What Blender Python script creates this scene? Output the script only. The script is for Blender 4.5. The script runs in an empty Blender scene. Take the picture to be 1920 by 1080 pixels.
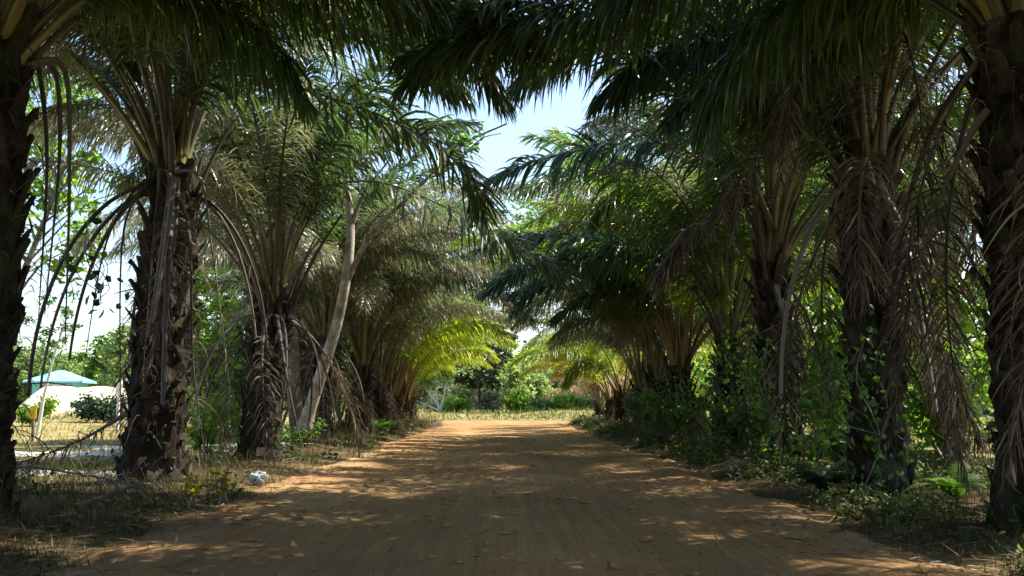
import bpy, math
import numpy as np
from mathutils import Matrix, Vector

C = bpy.context
S = C.scene
col = S.collection
RNG = np.random.default_rng(11)
PI = math.pi

# ------------------------------------------------------------------ camera
CAM = np.array([0.0, 0.0, 1.1])
PITCH, YAW, FPX = math.radians(6.48), math.radians(0.4), 1867.0
cd = bpy.data.cameras.new('camera'); cam = bpy.data.objects.new('camera', cd); col.objects.link(cam)
cam.location = CAM; cam.rotation_euler = (PI/2 + PITCH, 0, -YAW)
cd.sensor_width = 36; cd.lens = 36*FPX/1920; cd.clip_start = 0.05; cd.clip_end = 4000
S.camera = cam

# ------------------------------------------------------------------ sky and sun
SUN_EL, SUN_AZ = math.radians(56), math.radians(70)      # azimuth clockwise from +Y (the road's direction)
wd = bpy.data.worlds.new('World'); S.world = wd; wd.use_nodes = True
nt = wd.node_tree; bg = nt.nodes['Background']
sk = nt.nodes.new('ShaderNodeTexSky'); sk.sky_type = 'NISHITA'; sk.sun_disc = False
sk.sun_elevation = SUN_EL; sk.sun_rotation = SUN_AZ
sk.air_density = 1.0; sk.dust_density = 1.2; sk.ozone_density = 1.0
nt.links.new(sk.outputs[0], bg.inputs['Color']); bg.inputs['Strength'].default_value = 0.12
sl = bpy.data.lights.new('sun', 'SUN'); so = bpy.data.objects.new('sun', sl); col.objects.link(so)
sl.energy = 4.6; sl.angle = math.radians(0.55); sl.color = (1.0, 0.93, 0.80)
sd = Vector((math.cos(SUN_EL)*math.sin(SUN_AZ), math.cos(SUN_EL)*math.cos(SUN_AZ), math.sin(SUN_EL)))
so.rotation_euler = sd.to_track_quat('Z', 'Y').to_euler()
S.view_settings.view_transform = 'Standard'; S.view_settings.look = 'None'
S.view_settings.exposure = 1.45; S.view_settings.gamma = 1.0
S.cycles.use_denoising = True
S.cycles.max_bounces = 7; S.cycles.diffuse_bounces = 4; S.cycles.glossy_bounces = 2
S.cycles.transmission_bounces = 4; S.cycles.transparent_max_bounces = 4
S.cycles.sample_clamp_indirect = 6.0

# ------------------------------------------------------------------ helpers
def W(px, py, Y):
    """world point at depth Y seen at a pixel of the 1920x1080 photograph"""
    f = np.array([math.sin(YAW)*math.cos(PITCH), math.cos(YAW)*math.cos(PITCH), math.sin(PITCH)])
    r = np.array([math.cos(YAW), -math.sin(YAW), 0.0]); u = np.cross(r, f)
    d = f + (px-960)/FPX*r - (py-540)/FPX*u
    return CAM + d*(Y/d[1])

def nrm(a):
    return a/np.maximum(np.linalg.norm(a, axis=-1, keepdims=True), 1e-9)

class MB:
    """collects vertices and faces of one mesh; tone is a per-vertex value the material reads"""
    def __init__(s): s.V = []; s.T = []; s.F = []; s.n = 0
    def add(s, V, F, tone=0.5, mat=0):
        V = np.asarray(V, float).reshape(-1, 3)
        s.V.append(V); t = np.broadcast_to(np.asarray(tone, float).reshape(-1), (len(V),)) if np.ndim(tone) else np.full(len(V), tone)
        s.T.append(t); s.F.append((np.asarray(F, int)+s.n, mat)); s.n += len(V)
    def mesh(s, name, mats, smooth=True):
        V = np.concatenate(s.V).astype(np.float32); T = np.concatenate(s.T).astype(np.float32)
        me = bpy.data.meshes.new(name)
        me.vertices.add(len(V)); me.vertices.foreach_set('co', V.ravel())
        nl = sum(f.size for f, _ in s.F); npoly = sum(len(f) for f, _ in s.F)
        me.loops.add(nl); me.polygons.add(npoly)
        me.loops.foreach_set('vertex_index', np.concatenate([f.ravel() for f, _ in s.F]).astype(np.int32))
        tot = np.concatenate([np.full(len(f), f.shape[1]) for f, _ in s.F])
        me.polygons.foreach_set('loop_start', (np.cumsum(tot)-tot).astype(np.int32))
        me.polygons.foreach_set('material_index', np.concatenate([np.full(len(f), m) for f, m in s.F]).astype(np.int32))
        me.polygons.foreach_set('use_smooth', np.full(npoly, smooth))
        a = me.attributes.new('tone', 'FLOAT', 'POINT'); a.data.foreach_set('value', T)
        for m in (mats if isinstance(mats, (list, tuple)) else [mats]): me.materials.append(m)
        me.update(calc_edges=True); me.validate()
        return me

def ob(name, me, parent=None, loc=(0, 0, 0), rz=0.0, sc=1.0):
    o = bpy.data.objects.new(name, me); col.objects.link(o)
    o.location = loc; o.rotation_euler = (0, 0, rz)
    if not np.isscalar(sc): o.scale = sc
    else: o.scale = (sc, sc, sc)
    if parent is not None: o.parent = parent
    return o

def tag(o, label=None, cat=None, group=None, kind=None):
    if label: o['label'] = label
    if cat: o['category'] = cat
    if group: o['group'] = group
    if kind: o['kind'] = kind
    return o

def thing(name, label, cat, loc=(0, 0, 0), group=None):
    return tag(ob(name, None, None, loc), label, cat, group)

def catmull(P, n):
    P = np.asarray(P, float); Q = np.vstack([2*P[0]-P[1], P, 2*P[-1]-P[-2]])
    t = np.linspace(0, len(P)-1-1e-9, n); i = t.astype(int); u = (t-i)[:, None]
    a, b, c, d = Q[i], Q[i+1], Q[i+2], Q[i+3]
    return 0.5*(2*b + (c-a)*u + (2*a-5*b+4*c-d)*u**2 + (3*b-a-3*c+d)*u**3)

def tube(mb, P, R, k=6, tone=0.5, mat=0, flat=1.0):
    P = np.asarray(P, float); n = len(P); R = np.broadcast_to(np.asarray(R, float), (n,))
    T = nrm(np.gradient(P, axis=0))
    ref = np.array([0, 0, 1.0]) if abs(T[0, 2]) < .9 else np.array([1.0, 0, 0])
    x = nrm(np.cross(T, ref)); 
    for i in range(1, n):
        if np.dot(x[i], x[i-1]) < 0: x[i] *= -1
    y = np.cross(T, x)
    a = np.linspace(0, 2*PI, k, endpoint=False)
    V = P[:, None] + R[:, None, None]*(np.cos(a)[None, :, None]*x[:, None] + flat*np.sin(a)[None, :, None]*y[:, None])
    i = np.arange(n-1)[:, None]*k; j = np.arange(k)[None]; j2 = (j+1) % k
    F = np.stack([i+j, i+j2, i+k+j2, i+k+j], -1).reshape(-1, 4)
    tn = np.repeat(np.broadcast_to(np.asarray(tone, float), (n,)), k)
    mb.add(V.reshape(-1, 3), F, tn, mat)
    mb.add(P[[0, -1]], np.zeros((0, 3), int), 0.5, mat)

def strips(mb, base, d0, L, Wd, wref, droop=1.0, M=5, tone=0.5, mat=0, prof=None, fold=0.0, curl=None, tip=None):
    """many narrow leaves at once: base (n,3), d0 (n,3) starting direction, L, Wd (n,), wref (n,3) the blade's width direction"""
    n = len(base); t = np.linspace(0, 1, M)
    droop = np.broadcast_to(np.asarray(droop, float), (n,))
    p = base.copy(); V = []
    if prof is None: prof = np.interp(t, [0, .12, .45, .8, 1], [.45, .95, 1, .6, .04])
    cur = np.zeros((n, 3)) if curl is None else curl
    for q in range(M):
        tt = t[q]
        d = nrm(d0 + droop[:, None]*tt**1.2*np.array([0, 0, -1.0]) + cur*tt**2)
        w = nrm(wref - (wref*d).sum(1, keepdims=True)*d)
        h = 0.5*(Wd*prof[q])[:, None]
        V += [p - w*h, p + w*h]
        p = p + d*(L/(M-1))[:, None]
    V = np.stack(V, 1)                                   # n, 2M, 3
    k = 2*M; i = np.arange(n)[:, None]*k; j = np.arange(M-1)[None]*2
    F = np.stack([i+j, i+j+1, i+j+3, i+j+2], -1).reshape(-1, 4)
    tn = np.repeat(np.broadcast_to(np.asarray(tone, float), (n,)), k)
    if tip is not None: tn = np.clip(tn + (tip[:, None]*np.repeat(t**3, 2)[None]).ravel(), 0, 1)
    mb.add(V.reshape(-1, 3), F, tn, mat)

def leaves(mb, P, L, Wd, tone=0.5, mat=0, hang=0.3, fold=.25):
    """broad leaves: each a folded six-point blade of random direction at P"""
    n = len(P); L = np.broadcast_to(L, (n,)); Wd = np.broadcast_to(Wd, (n,))
    d = RNG.normal(size=(n, 3)); d[:, 2] = d[:, 2]*.6 - hang; d = nrm(d)
    r = nrm(np.cross(d, RNG.normal(size=(n, 3)))); nn = np.cross(r, d)
    L = L[:, None]; h = Wd[:, None]*.5
    V = np.stack([P, P+d*L*.38+r*h+nn*h*fold, P+d*L*.8+r*h*.6+nn*h*fold-nn*L*.06, P+d*L-nn*L*.1, P+d*L*.8-r*h*.6+nn*h*fold-nn*L*.06, P+d*L*.38-r*h+nn*h*fold], 1)
    i = np.arange(n)[:, None]*6
    F = np.stack([np.stack([i[:, 0], i[:, 0]+1, i[:, 0]+2, i[:, 0]+3], -1), np.stack([i[:, 0], i[:, 0]+3, i[:, 0]+4, i[:, 0]+5], -1)], 1).reshape(-1, 4)
    mb.add(V.reshape(-1, 3), F, np.repeat(np.broadcast_to(np.asarray(tone, float), (n,)), 6), mat)

def box(mb, c, s, tone=.5, mat=0, rz=0.0):
    x, y, z = np.array(s)/2
    V = np.array([[a, b, d] for d in (-z, z) for a, b in ((-x, -y), (x, -y), (x, y), (-x, y))])
    cz, sz = math.cos(rz), math.sin(rz)
    V = V @ np.array([[cz, sz, 0], [-sz, cz, 0], [0, 0, 1]]) + np.array(c)
    mb.add(V, [[3, 2, 1, 0], [4, 5, 6, 7], [0, 1, 5, 4], [1, 2, 6, 5], [2, 3, 7, 6], [3, 0, 4, 7]], tone, mat)

def vnoise(x, y, seed=0):
    """smooth value noise"""
    r = np.random.default_rng(seed).random((64, 64))
    xi = np.floor(x).astype(int); yi = np.floor(y).astype(int); fx = x-xi; fy = y-yi
    fx = fx*fx*(3-2*fx); fy = fy*fy*(3-2*fy)
    g = lambda a, b: r[a % 64, b % 64]
    return (g(xi, yi)*(1-fx)+g(xi+1, yi)*fx)*(1-fy) + (g(xi, yi+1)*(1-fx)+g(xi+1, yi+1)*fx)*fy

# ------------------------------------------------------------------ materials
def mat_new(name):
    m = bpy.data.materials.new(name); m.use_nodes = True
    n = m.node_tree.nodes; n.clear()
    return m, n, m.node_tree.links

def ramp(n, stops):
    r = n.new('ShaderNodeValToRGB'); e = r.color_ramp.elements
    while len(e) < len(stops): e.new(.5)
    for k, (p, c) in enumerate(stops): e[k].position = p; e[k].color = (*c, 1)
    return r

def leaf_mat(name, stops, trans, tw=.35, rough=.45, spec=.4, objvar=.35):
    """leaf blade: colour runs over stops with the blade's own tone, varied per object; a share of the light passes through"""
    m, n, l = mat_new(name)
    at = n.new('ShaderNodeAttribute'); at.attribute_name = 'tone'
    oi = n.new('ShaderNodeObjectInfo')
    ma = n.new('ShaderNodeMath'); ma.operation = 'MULTIPLY_ADD'; ma.inputs[1].default_value = objvar; l.new(oi.outputs['Random'], ma.inputs[0])
    sb = n.new('ShaderNodeMath'); sb.operation = 'SUBTRACT'; sb.inputs[1].default_value = objvar/2
    l.new(at.outputs['Fac'], ma.inputs[2]); l.new(ma.outputs[0], sb.inputs[0])
    r = ramp(n, stops); l.new(sb.outputs[0], r.inputs[0])
    p = n.new('ShaderNodeBsdfPrincipled'); l.new(r.outputs[0], p.inputs['Base Color'])
    p.inputs['Roughness'].default_value = rough; p.inputs['Specular IOR Level'].default_value = spec
    r2 = ramp(n, [(s, tuple(np.clip(np.array(c)*np.array(trans), 0, .9))) for s, c in stops]); l.new(sb.outputs[0], r2.inputs[0])
    t = n.new('ShaderNodeBsdfTranslucent'); l.new(r2.outputs[0], t.inputs['Color'])
    mx = n.new('ShaderNodeMixShader'); mx.inputs[0].default_value = tw
    l.new(p.outputs[0], mx.inputs[1]); l.new(t.outputs[0], mx.inputs[2])
    o = n.new('ShaderNodeOutputMaterial'); l.new(mx.outputs[0], o.inputs['Surface'])
    return m

def solid_mat(name, stops, scale=8.0, detail=6, rough=.85, bump=.3, bscale=30, use_tone=.0, stretch=(1, 1, 1), spec=.3, bdist=.02):
    m, n, l = mat_new(name)
    tc = n.new('ShaderNodeTexCoord'); mp = n.new('ShaderNodeMapping'); mp.inputs['Scale'].default_value = stretch
    l.new(tc.outputs['Object'], mp.inputs['Vector'])
    no = n.new('ShaderNodeTexNoise'); no.inputs['Scale'].default_value = scale; no.inputs['Detail'].default_value = detail
    no.inputs['Roughness'].default_value = .65
    l.new(mp.outputs[0], no.inputs['Vector'])
    r = ramp(n, stops)
    if use_tone:
        at = n.new('ShaderNodeAttribute'); at.attribute_name = 'tone'
        mi = n.new('ShaderNodeMix'); mi.data_type = 'FLOAT'; mi.inputs[0].default_value = use_tone
        l.new(no.outputs[0], mi.inputs[2]); l.new(at.outputs['Fac'], mi.inputs[3]); l.new(mi.outputs[0], r.inputs[0])
    else: l.new(no.outputs[0], r.inputs[0])
    p = n.new('ShaderNodeBsdfPrincipled'); l.new(r.outputs[0], p.inputs['Base Color'])
    p.inputs['Roughness'].default_value = rough; p.inputs['Specular IOR Level'].default_value = spec
    n2 = n.new('ShaderNodeTexNoise'); n2.inputs['Scale'].default_value = bscale; n2.inputs['Detail'].default_value = 5
    l.new(mp.outputs[0], n2.inputs['Vector'])
    b = n.new('ShaderNodeBump'); b.inputs['Strength'].default_value = bump; b.inputs['Distance'].default_value = bdist
    l.new(n2.outputs[0], b.inputs['Height']); l.new(b.outputs[0], p.inputs['Normal'])
    o = n.new('ShaderNodeOutputMaterial'); l.new(p.outputs[0], o.inputs['Surface'])
    return m

M = {}
M['palm_leaf'] = leaf_mat('palm_leaf', [(0, (.018, .032, .013)), (.5, (.040, .066, .024)), (.8, (.068, .096, .034)), (1, (.14, .14, .05))], (2.6, 2.9, 1.3), .36, .36, .6)
M['palm_leaf_bright'] = leaf_mat('palm_leaf_bright', [(0, (.025, .055, .014)), (.5, (.055, .105, .024)), (.8, (.09, .15, .03)), (1, (.18, .19, .05))], (2.6, 2.8, 1.2), .48, .36, .55)  # lighter copy of palm_leaf, sun on the crowns put into its greens
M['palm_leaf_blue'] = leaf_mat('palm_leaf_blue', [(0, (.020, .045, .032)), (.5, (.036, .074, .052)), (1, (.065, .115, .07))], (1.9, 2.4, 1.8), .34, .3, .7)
M['palm_leaf_lime'] = leaf_mat('palm_leaf_lime', [(0, (.05, .11, .015)), (.5, (.12, .19, .02)), (.8, (.26, .26, .025)), (1, (.42, .30, .04))], (2.4, 2.4, 1.2), .52, .4, .4)  # yellow-green holds the glow of backlit fronds in the leaf colour
M['palm_leaf_dry_sheen'] = leaf_mat('palm_leaf_dry_sheen', [(0, (.075, .082, .054)), (.5, (.175, .182, .125)), (.8, (.27, .265, .19)), (1, (.36, .33, .22))], (1.7, 1.75, 1.1), .42, .36, .6)  # greyed old leaflets; silver sheen of sunlit blades is in the colour
M['palm_leaf_gold'] = leaf_mat('palm_leaf_gold', [(0, (.10, .15, .015)), (.5, (.24, .25, .02)), (.8, (.40, .32, .025)), (1, (.50, .36, .06))], (2.0, 2.0, 1.0), .55, .4, .4)  # yellower than lime, backlit glow painted into the leaf colour
M['dead_leaf'] = leaf_mat('dead_leaf', [(0, (.030, .021, .015)), (.5, (.080, .060, .042)), (.8, (.15, .118, .085)), (1, (.30, .26, .19))], (1.5, 1.2, .8), .25, .6, .25)
M['straw_leaf'] = leaf_mat('straw_leaf', [(0, (.16, .11, .06)), (.5, (.36, .27, .15)), (1, (.52, .43, .28))], (1.3, 1.2, .9), .25, .6, .25)
M['petiole'] = leaf_mat('petiole', [(0, (.035, .028, .016)), (.4, (.085, .070, .038)), (.7, (.135, .120, .048)), (1, (.34, .28, .075))], (.3, .3, .3), .05, .4, .5)
M['petiole_gold'] = leaf_mat('petiole_gold', [(0, (.06, .04, .018)), (.5, (.16, .105, .045)), (1, (.30, .22, .085))], (.3, .3, .3), .05, .45, .4)
M['dead_stalk'] = leaf_mat('dead_stalk', [(0, (.035, .026, .020)), (.5, (.085, .065, .050)), (1, (.24, .20, .155))], (.2, .2, .2), .03, .65, .3)
M['palm_bark'] = solid_mat('palm_bark', [(.2, (.008, .0055, .004)), (.45, (.028, .020, .015)), (.6, (.062, .047, .035)), (.8, (.17, .14, .11))], 9, 8, .92, .8, 40, .55, (1, 1, .35), .15, .03)
M['pale_bark'] = solid_mat('pale_bark', [(.3, (.22, .18, .13)), (.5, (.42, .36, .28)), (.7, (.56, .50, .42))], 5, 8, .85, .5, 25, 0, (1, 1, .4), .2, .01)
M['grey_bark'] = solid_mat('grey_bark', [(.3, (.09, .07, .055)), (.5, (.20, .165, .13)), (.7, (.33, .29, .24))], 6, 8, .9, .6, 30, 0, (1, 1, .4), .2, .015)
M['white_bark'] = solid_mat('white_bark', [(.3, (.38, .36, .33)), (.6, (.68, .66, .62))], 6, 5, .8, .3, 25, 0, (1, 1, .4), .2, .01)
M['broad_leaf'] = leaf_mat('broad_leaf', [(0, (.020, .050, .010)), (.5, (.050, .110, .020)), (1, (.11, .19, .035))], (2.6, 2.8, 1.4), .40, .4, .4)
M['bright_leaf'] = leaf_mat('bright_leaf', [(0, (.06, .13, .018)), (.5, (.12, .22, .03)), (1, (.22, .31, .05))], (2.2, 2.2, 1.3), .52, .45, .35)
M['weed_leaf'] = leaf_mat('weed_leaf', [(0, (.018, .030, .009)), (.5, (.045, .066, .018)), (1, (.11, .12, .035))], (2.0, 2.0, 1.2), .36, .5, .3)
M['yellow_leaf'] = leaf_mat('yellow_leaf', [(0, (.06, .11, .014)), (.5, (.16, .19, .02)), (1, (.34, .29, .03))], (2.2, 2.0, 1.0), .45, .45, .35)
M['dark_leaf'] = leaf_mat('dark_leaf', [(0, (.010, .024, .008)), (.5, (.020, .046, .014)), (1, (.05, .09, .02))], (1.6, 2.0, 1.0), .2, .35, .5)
M['hazed_leaf'] = leaf_mat('hazed_leaf', [(0, (.11, .17, .065)), (.5, (.20, .275, .105)), (1, (.31, .36, .18))], (1.7, 1.7, 1.1), .55, .55, .25)  # distance haze is mixed into these pale leaf greens
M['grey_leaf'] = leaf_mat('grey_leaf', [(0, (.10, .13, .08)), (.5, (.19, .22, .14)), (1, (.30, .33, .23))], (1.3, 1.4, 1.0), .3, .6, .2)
M['grass'] = leaf_mat('grass', [(0, (.045, .085, .018)), (.35, (.10, .14, .03)), (.6, (.24, .20, .075)), (1, (.42, .33, .16))], (1.6, 1.6, 1.0), .32, .5, .3, 0)
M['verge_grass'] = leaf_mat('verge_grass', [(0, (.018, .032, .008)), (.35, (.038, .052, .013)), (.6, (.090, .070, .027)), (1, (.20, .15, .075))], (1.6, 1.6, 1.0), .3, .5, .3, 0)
M['litter'] = leaf_mat('litter', [(0, (.05, .030, .018)), (.5, (.16, .10, .055)), (1, (.38, .29, .18))], (.8, .7, .5), .12, .7, .2, 0)

def patchy(m, stops_scale, color, lo, hi, amount):
    """worn or mossy patches over a material's base colour"""
    n, l = m.node_tree.nodes, m.node_tree.links
    p = [x for x in n if x.type == 'BSDF_PRINCIPLED'][0]; src = p.inputs['Base Color'].links[0].from_socket
    tc = [x for x in n if x.type == 'TEX_COORD'][0]; no = n.new('ShaderNodeTexNoise'); no.inputs['Scale'].default_value = stops_scale; no.inputs['Detail'].default_value = 6
    oi = n.new('ShaderNodeObjectInfo'); va = n.new('ShaderNodeVectorMath'); va.operation = 'ADD'; l.new(tc.outputs['Object'], va.inputs[0])
    sc_ = n.new('ShaderNodeVectorMath'); sc_.operation = 'SCALE'; sc_.inputs[3].default_value = 37.0; l.new(oi.outputs['Random'], sc_.inputs[0]); l.new(sc_.outputs[0], va.inputs[1]); l.new(va.outputs[0], no.inputs['Vector'])
    mr = n.new('ShaderNodeMapRange'); mr.inputs[1].default_value = lo; mr.inputs[2].default_value = hi; mr.inputs[4].default_value = amount; l.new(no.outputs[0], mr.inputs[0])
    mi = n.new('ShaderNodeMix'); mi.data_type = 'RGBA'; l.new(mr.outputs[0], mi.inputs[0]); l.new(src, mi.inputs[6]); mi.inputs[7].default_value = (*color, 1); l.new(mi.outputs[2], p.inputs['Base Color'])
patchy(M['palm_bark'], 2.2, (.105, .095, .078), .54, .68, .7)
patchy(M['palm_bark'], 3.1, (.035, .055, .018), .55, .68, .7)
patchy(M['pale_bark'], 3.5, (.17, .14, .105), .48, .60, .8)
patchy(M['pale_bark'], 11, (.12, .10, .075), .56, .66, .6)
patchy(M['grey_bark'], 2.5, (.36, .34, .30), .52, .66, .6)
def road_mat():
    m, n, l = mat_new('laterite_sand')
    tc = n.new('ShaderNodeTexCoord')
    def noise(scale, st, det=6, ro=.6):
        mp = n.new('ShaderNodeMapping'); mp.inputs['Scale'].default_value = st; l.new(tc.outputs['Object'], mp.inputs[0])
        x = n.new('ShaderNodeTexNoise'); x.inputs['Scale'].default_value = scale; x.inputs['Detail'].default_value = det; x.inputs['Roughness'].default_value = ro
        l.new(mp.outputs[0], x.inputs['Vector']); return x.outputs[0]
    a = noise(.55, (1, .35, 1), 7); b = noise(3.0, (3.0, .10, 1), 4); c = noise(22, (1, 1, 1), 8, .7); e = noise(7, (7.0, .12, 1), 3)
    def mix(x, y, f):
        q = n.new('ShaderNodeMix'); q.data_type = 'FLOAT'; q.inputs[0].default_value = f; l.new(x, q.inputs[2]); l.new(y, q.inputs[3]); return q.outputs[0]
    v = mix(mix(mix(a, b, .36), e, .22), c, .28)
    r = ramp(n, [(.34, (.165, .096, .042)), (.46, (.265, .160, .070)), (.56, (.370, .240, .108)), (.68, (.52, .365, .180))]); l.new(v, r.inputs[0])
    p = n.new('ShaderNodeBsdfPrincipled'); p.inputs['Roughness'].default_value = .95; p.inputs['Specular IOR Level'].default_value = .1
    l.new(r.outputs[0], p.inputs['Base Color'])
    wm = n.new('ShaderNodeMapping'); wm.inputs['Scale'].default_value = (1, .05, 1); l.new(tc.outputs['Object'], wm.inputs[0])
    wv = n.new('ShaderNodeTexWave'); wv.bands_direction = 'X'; wv.inputs['Scale'].default_value = 4.2; wv.inputs['Distortion'].default_value = 9; wv.inputs['Detail'].default_value = 2; wv.inputs['Detail Scale'].default_value = .45
    l.new(wm.outputs[0], wv.inputs['Vector'])
    h = mix(mix(mix(b, e, .5), c, .35), wv.outputs['Fac'], .16)
    bm = n.new('ShaderNodeBump'); bm.inputs['Strength'].default_value = .55; bm.inputs['Distance'].default_value = .035
    l.new(h, bm.inputs['Height']); l.new(bm.outputs[0], p.inputs['Normal'])
    o = n.new('ShaderNodeOutputMaterial'); l.new(p.outputs[0], o.inputs['Surface'])
    return m
M['road'] = road_mat()
patchy(M['road'], .30, (.27, .125, .050), .46, .62, .55)
patchy(M['road'], .9, (.17, .12, .07), .52, .66, .5)
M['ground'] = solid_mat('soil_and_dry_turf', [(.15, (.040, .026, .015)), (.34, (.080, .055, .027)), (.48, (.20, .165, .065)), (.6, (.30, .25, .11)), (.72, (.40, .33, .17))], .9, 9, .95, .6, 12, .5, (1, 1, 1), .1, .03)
M['white_sand'] = solid_mat('white_sand', [(.3, (.42, .40, .36)), (.6, (.66, .63, .57))], 2, 8, .95, .5, 20, 0, (1, 1, 1), .1, .02)
M['bank'] = solid_mat('cream_earth', [(.3, (.50, .43, .30)), (.6, (.70, .62, .46))], 1, 8, .95, .4, 8, 0, (1, 1, 1), .1, .05)
M['white_paint'] = solid_mat('white_paint', [(.3, (.62, .61, .58)), (.6, (.78, .77, .74))], 3, 5, .6, .1, 20)
M['blue_roof'] = solid_mat('blue_roof', [(.3, (.16, .42, .60)), (.6, (.28, .60, .76))], 1.2, 5, .4, .2, 10)
M['teal_wall'] = solid_mat('teal_wall', [(.3, (.10, .42, .42)), (.6, (.18, .52, .50))], 1.2, 5, .7, .1, 10)
M['dark_glass'] = solid_mat('dark_glass', [(.3, (.03, .035, .04)), (.6, (.06, .07, .08))], 1.2, 2, .1, 0, 10)
M['tin_roof'] = solid_mat('tin_roof', [(.3, (.45, .52, .58)), (.6, (.60, .66, .70))], 1.2, 5, .35, .2, 10)
M['grey_wall'] = solid_mat('grey_wall', [(.3, (.22, .21, .20)), (.6, (.34, .33, .31))], 2, 5, .8, .2, 10)
M['yellow_paint'] = solid_mat('yellow_paint', [(.3, (.72, .40, .02)), (.6, (.80, .50, .03))], 2, 5, .5, .1, 10)
M['plastic'] = leaf_mat('white_plastic_film', [(0, (.32, .39, .43)), (1, (.50, .57, .60))], (1, 1, 1), .3, .3, .5, 0)

# ------------------------------------------------------------------ ground
def gz(x, y):
    x = np.asarray(x, float); y = np.asarray(y, float); ax = np.abs(x)
    intun = np.clip((54-y)/3, 0, 1)
    verge = np.clip((ax-2.7)/1.5, 0, 1)*np.clip(1-(ax-5.2)/4.5, .25, 1)*np.clip((y-12)/12, .25, 1)
    z = .15*verge*intun - .06*np.clip((3.5-ax)/.6, 0, 1)*intun
    z += ((vnoise(x*.8+9, y*.8, 3)-.5)*.07 + (vnoise(x*2.1+9, y*1.7, 16)-.5)*.06)*np.clip((ax-2.6)/1, 0, 1)
    z += (vnoise(x*.17+9, y*.17, 4)-.5)*.25*np.clip((ax-6.5)/5, 0, 1)
    berm = np.exp(-((y-60)/3.2)**2)*(.42 + .25*(vnoise(x*.35, y*.35, 5)-.5))
    z = z + berm
    z = z*np.clip(1-(np.hypot(x, y)-90)/80, 0, 1)
    return z

xs = np.concatenate([-np.geomspace(1500, 12, 26), np.arange(-11.5, 11.6, .28), np.geomspace(12, 1500, 26)])
ys = np.concatenate([[-300, -100, -40, -20, -8], np.arange(-2, 70, .4), np.geomspace(71, 2500, 30)])
X, Y = np.meshgrid(xs, ys)
mb = MB(); nx = len(xs); ny = len(ys)
i = (np.arange(ny-1)[:, None]*nx + np.arange(nx-1)[None]).ravel()
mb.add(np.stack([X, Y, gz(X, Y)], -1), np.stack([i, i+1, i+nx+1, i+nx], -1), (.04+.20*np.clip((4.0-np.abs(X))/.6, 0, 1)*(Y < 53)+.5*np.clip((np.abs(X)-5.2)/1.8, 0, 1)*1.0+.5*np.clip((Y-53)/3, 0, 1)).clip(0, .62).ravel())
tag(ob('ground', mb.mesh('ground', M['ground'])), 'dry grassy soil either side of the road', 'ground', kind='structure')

def rz_(x, y):
    ax = np.abs(x); edge = 3.0 + .55*(vnoise(y*.45+3+np.sign(x)*7, y*0+1, 7)-.5) + .25*(vnoise(y*1.7+np.sign(x)*3, y*0+4, 8)-.5)
    z = .012 + .03*(vnoise(x*1.1, y*.16, 9)-.5) + .018*(vnoise(x*4.5, y*.5, 10)-.5)
    z = z - .06*np.exp(-((ax-1.15)/.33)**2)*.5 - 0 
    return np.where(ax > edge-.3, z-.10*(ax-edge+.3)+.05*(vnoise(x*2.3+5, y*1.6, 14)-.5)+.035*(vnoise(x*7, y*5, 15)-.5), z)
xs = np.linspace(-4.3, 4.3, 130); ys = np.concatenate([np.arange(-3, 24, .12), np.arange(24, 55, .3)])
X, Y = np.meshgrid(xs, ys); Z = rz_(X, Y); mb = MB(); nx = len(xs); ny = len(ys)
Z = Z - np.clip(Y-53, 0, 9)*.2
i = (np.arange(ny-1)[:, None]*nx + np.arange(nx-1)[None]).ravel()
mb.add(np.stack([X, Y, Z], -1), np.stack([i, i+1, i+nx+1, i+nx], -1))
tag(ob('dirt_road', mb.mesh('dirt_road', M['road'])), 'orange sandy dirt road running through the palm tunnel', 'road', kind='structure')
# the crossing track at the tunnel's end
xs = np.linspace(-45, 45, 160); ys = np.linspace(49.2, 54.6, 24)
X, Y = np.meshgrid(xs, ys); e = 51.9 + .5*(vnoise(X*.3, Y*0, 12)-.5)
Z = gz(X, Y)*.0 + .045 - np.clip(np.abs(Y-e)-2.0, 0, 9)*.4 + .02*vnoise(X, Y, 13); Z = np.maximum(Z, -.3)
mb = MB(); nx = len(xs); ny = len(ys); i = (np.arange(ny-1)[:, None]*nx + np.arange(nx-1)[None]).ravel()
mb.add(np.stack([X, Y, Z], -1), np.stack([i, i+1, i+nx+1, i+nx], -1))
tag(ob('crossing_track', mb.mesh('crossing_track', M['road'])), 'sunlit sandy track crossing at the end of the tunnel', 'track', kind='structure')

def patch(name, label, cx, cy, rx, ry, mat, seed, lift=.03):
    a = np.linspace(0, 2*PI, 72, endpoint=False); rr = np.linspace(0, 1, 9)[1:]
    k = 1 + .45*(vnoise(np.cos(a)*2.2+5, np.sin(a)*2.2+5, seed)-.5) + .3*(vnoise(np.cos(a)*6+5, np.sin(a)*6+5, seed+1)-.5)
    x = cx + rx*np.outer(rr, k*np.cos(a)); y = cy + ry*np.outer(rr, k*np.sin(a))
    z = gz(x, y) + lift*(1-rr[:, None]**6*1.6); mb = MB()
    V = np.concatenate([[[cx, cy, gz(cx, cy)+lift]], np.stack([x, y, z], -1).reshape(-1, 3)])
    j = np.arange(72); F3 = np.stack([0*j, 1+j, 1+(j+1) % 72], -1)
    F4 = np.concatenate([np.stack([1+q*72+j, 1+(q+1)*72+j, 1+(q+1)*72+(j+1) % 72, 1+q*72+(j+1) % 72], -1) for q in range(7)])
    mb.add(V, F3); mb.F.append((F4, 0))
    return tag(ob(name, mb.mesh(name, mat)), label, 'sand', kind='structure')
patch('sand_patch', 'white sand strip beside the leftmost palm', -7.8, 15.0, 2.6, .75, M['white_sand'], 21)
patch('sand_patch', 'broad white sand strip across the left field', -11, 20.3, 5.5, .8, M['white_sand'], 31)
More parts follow.
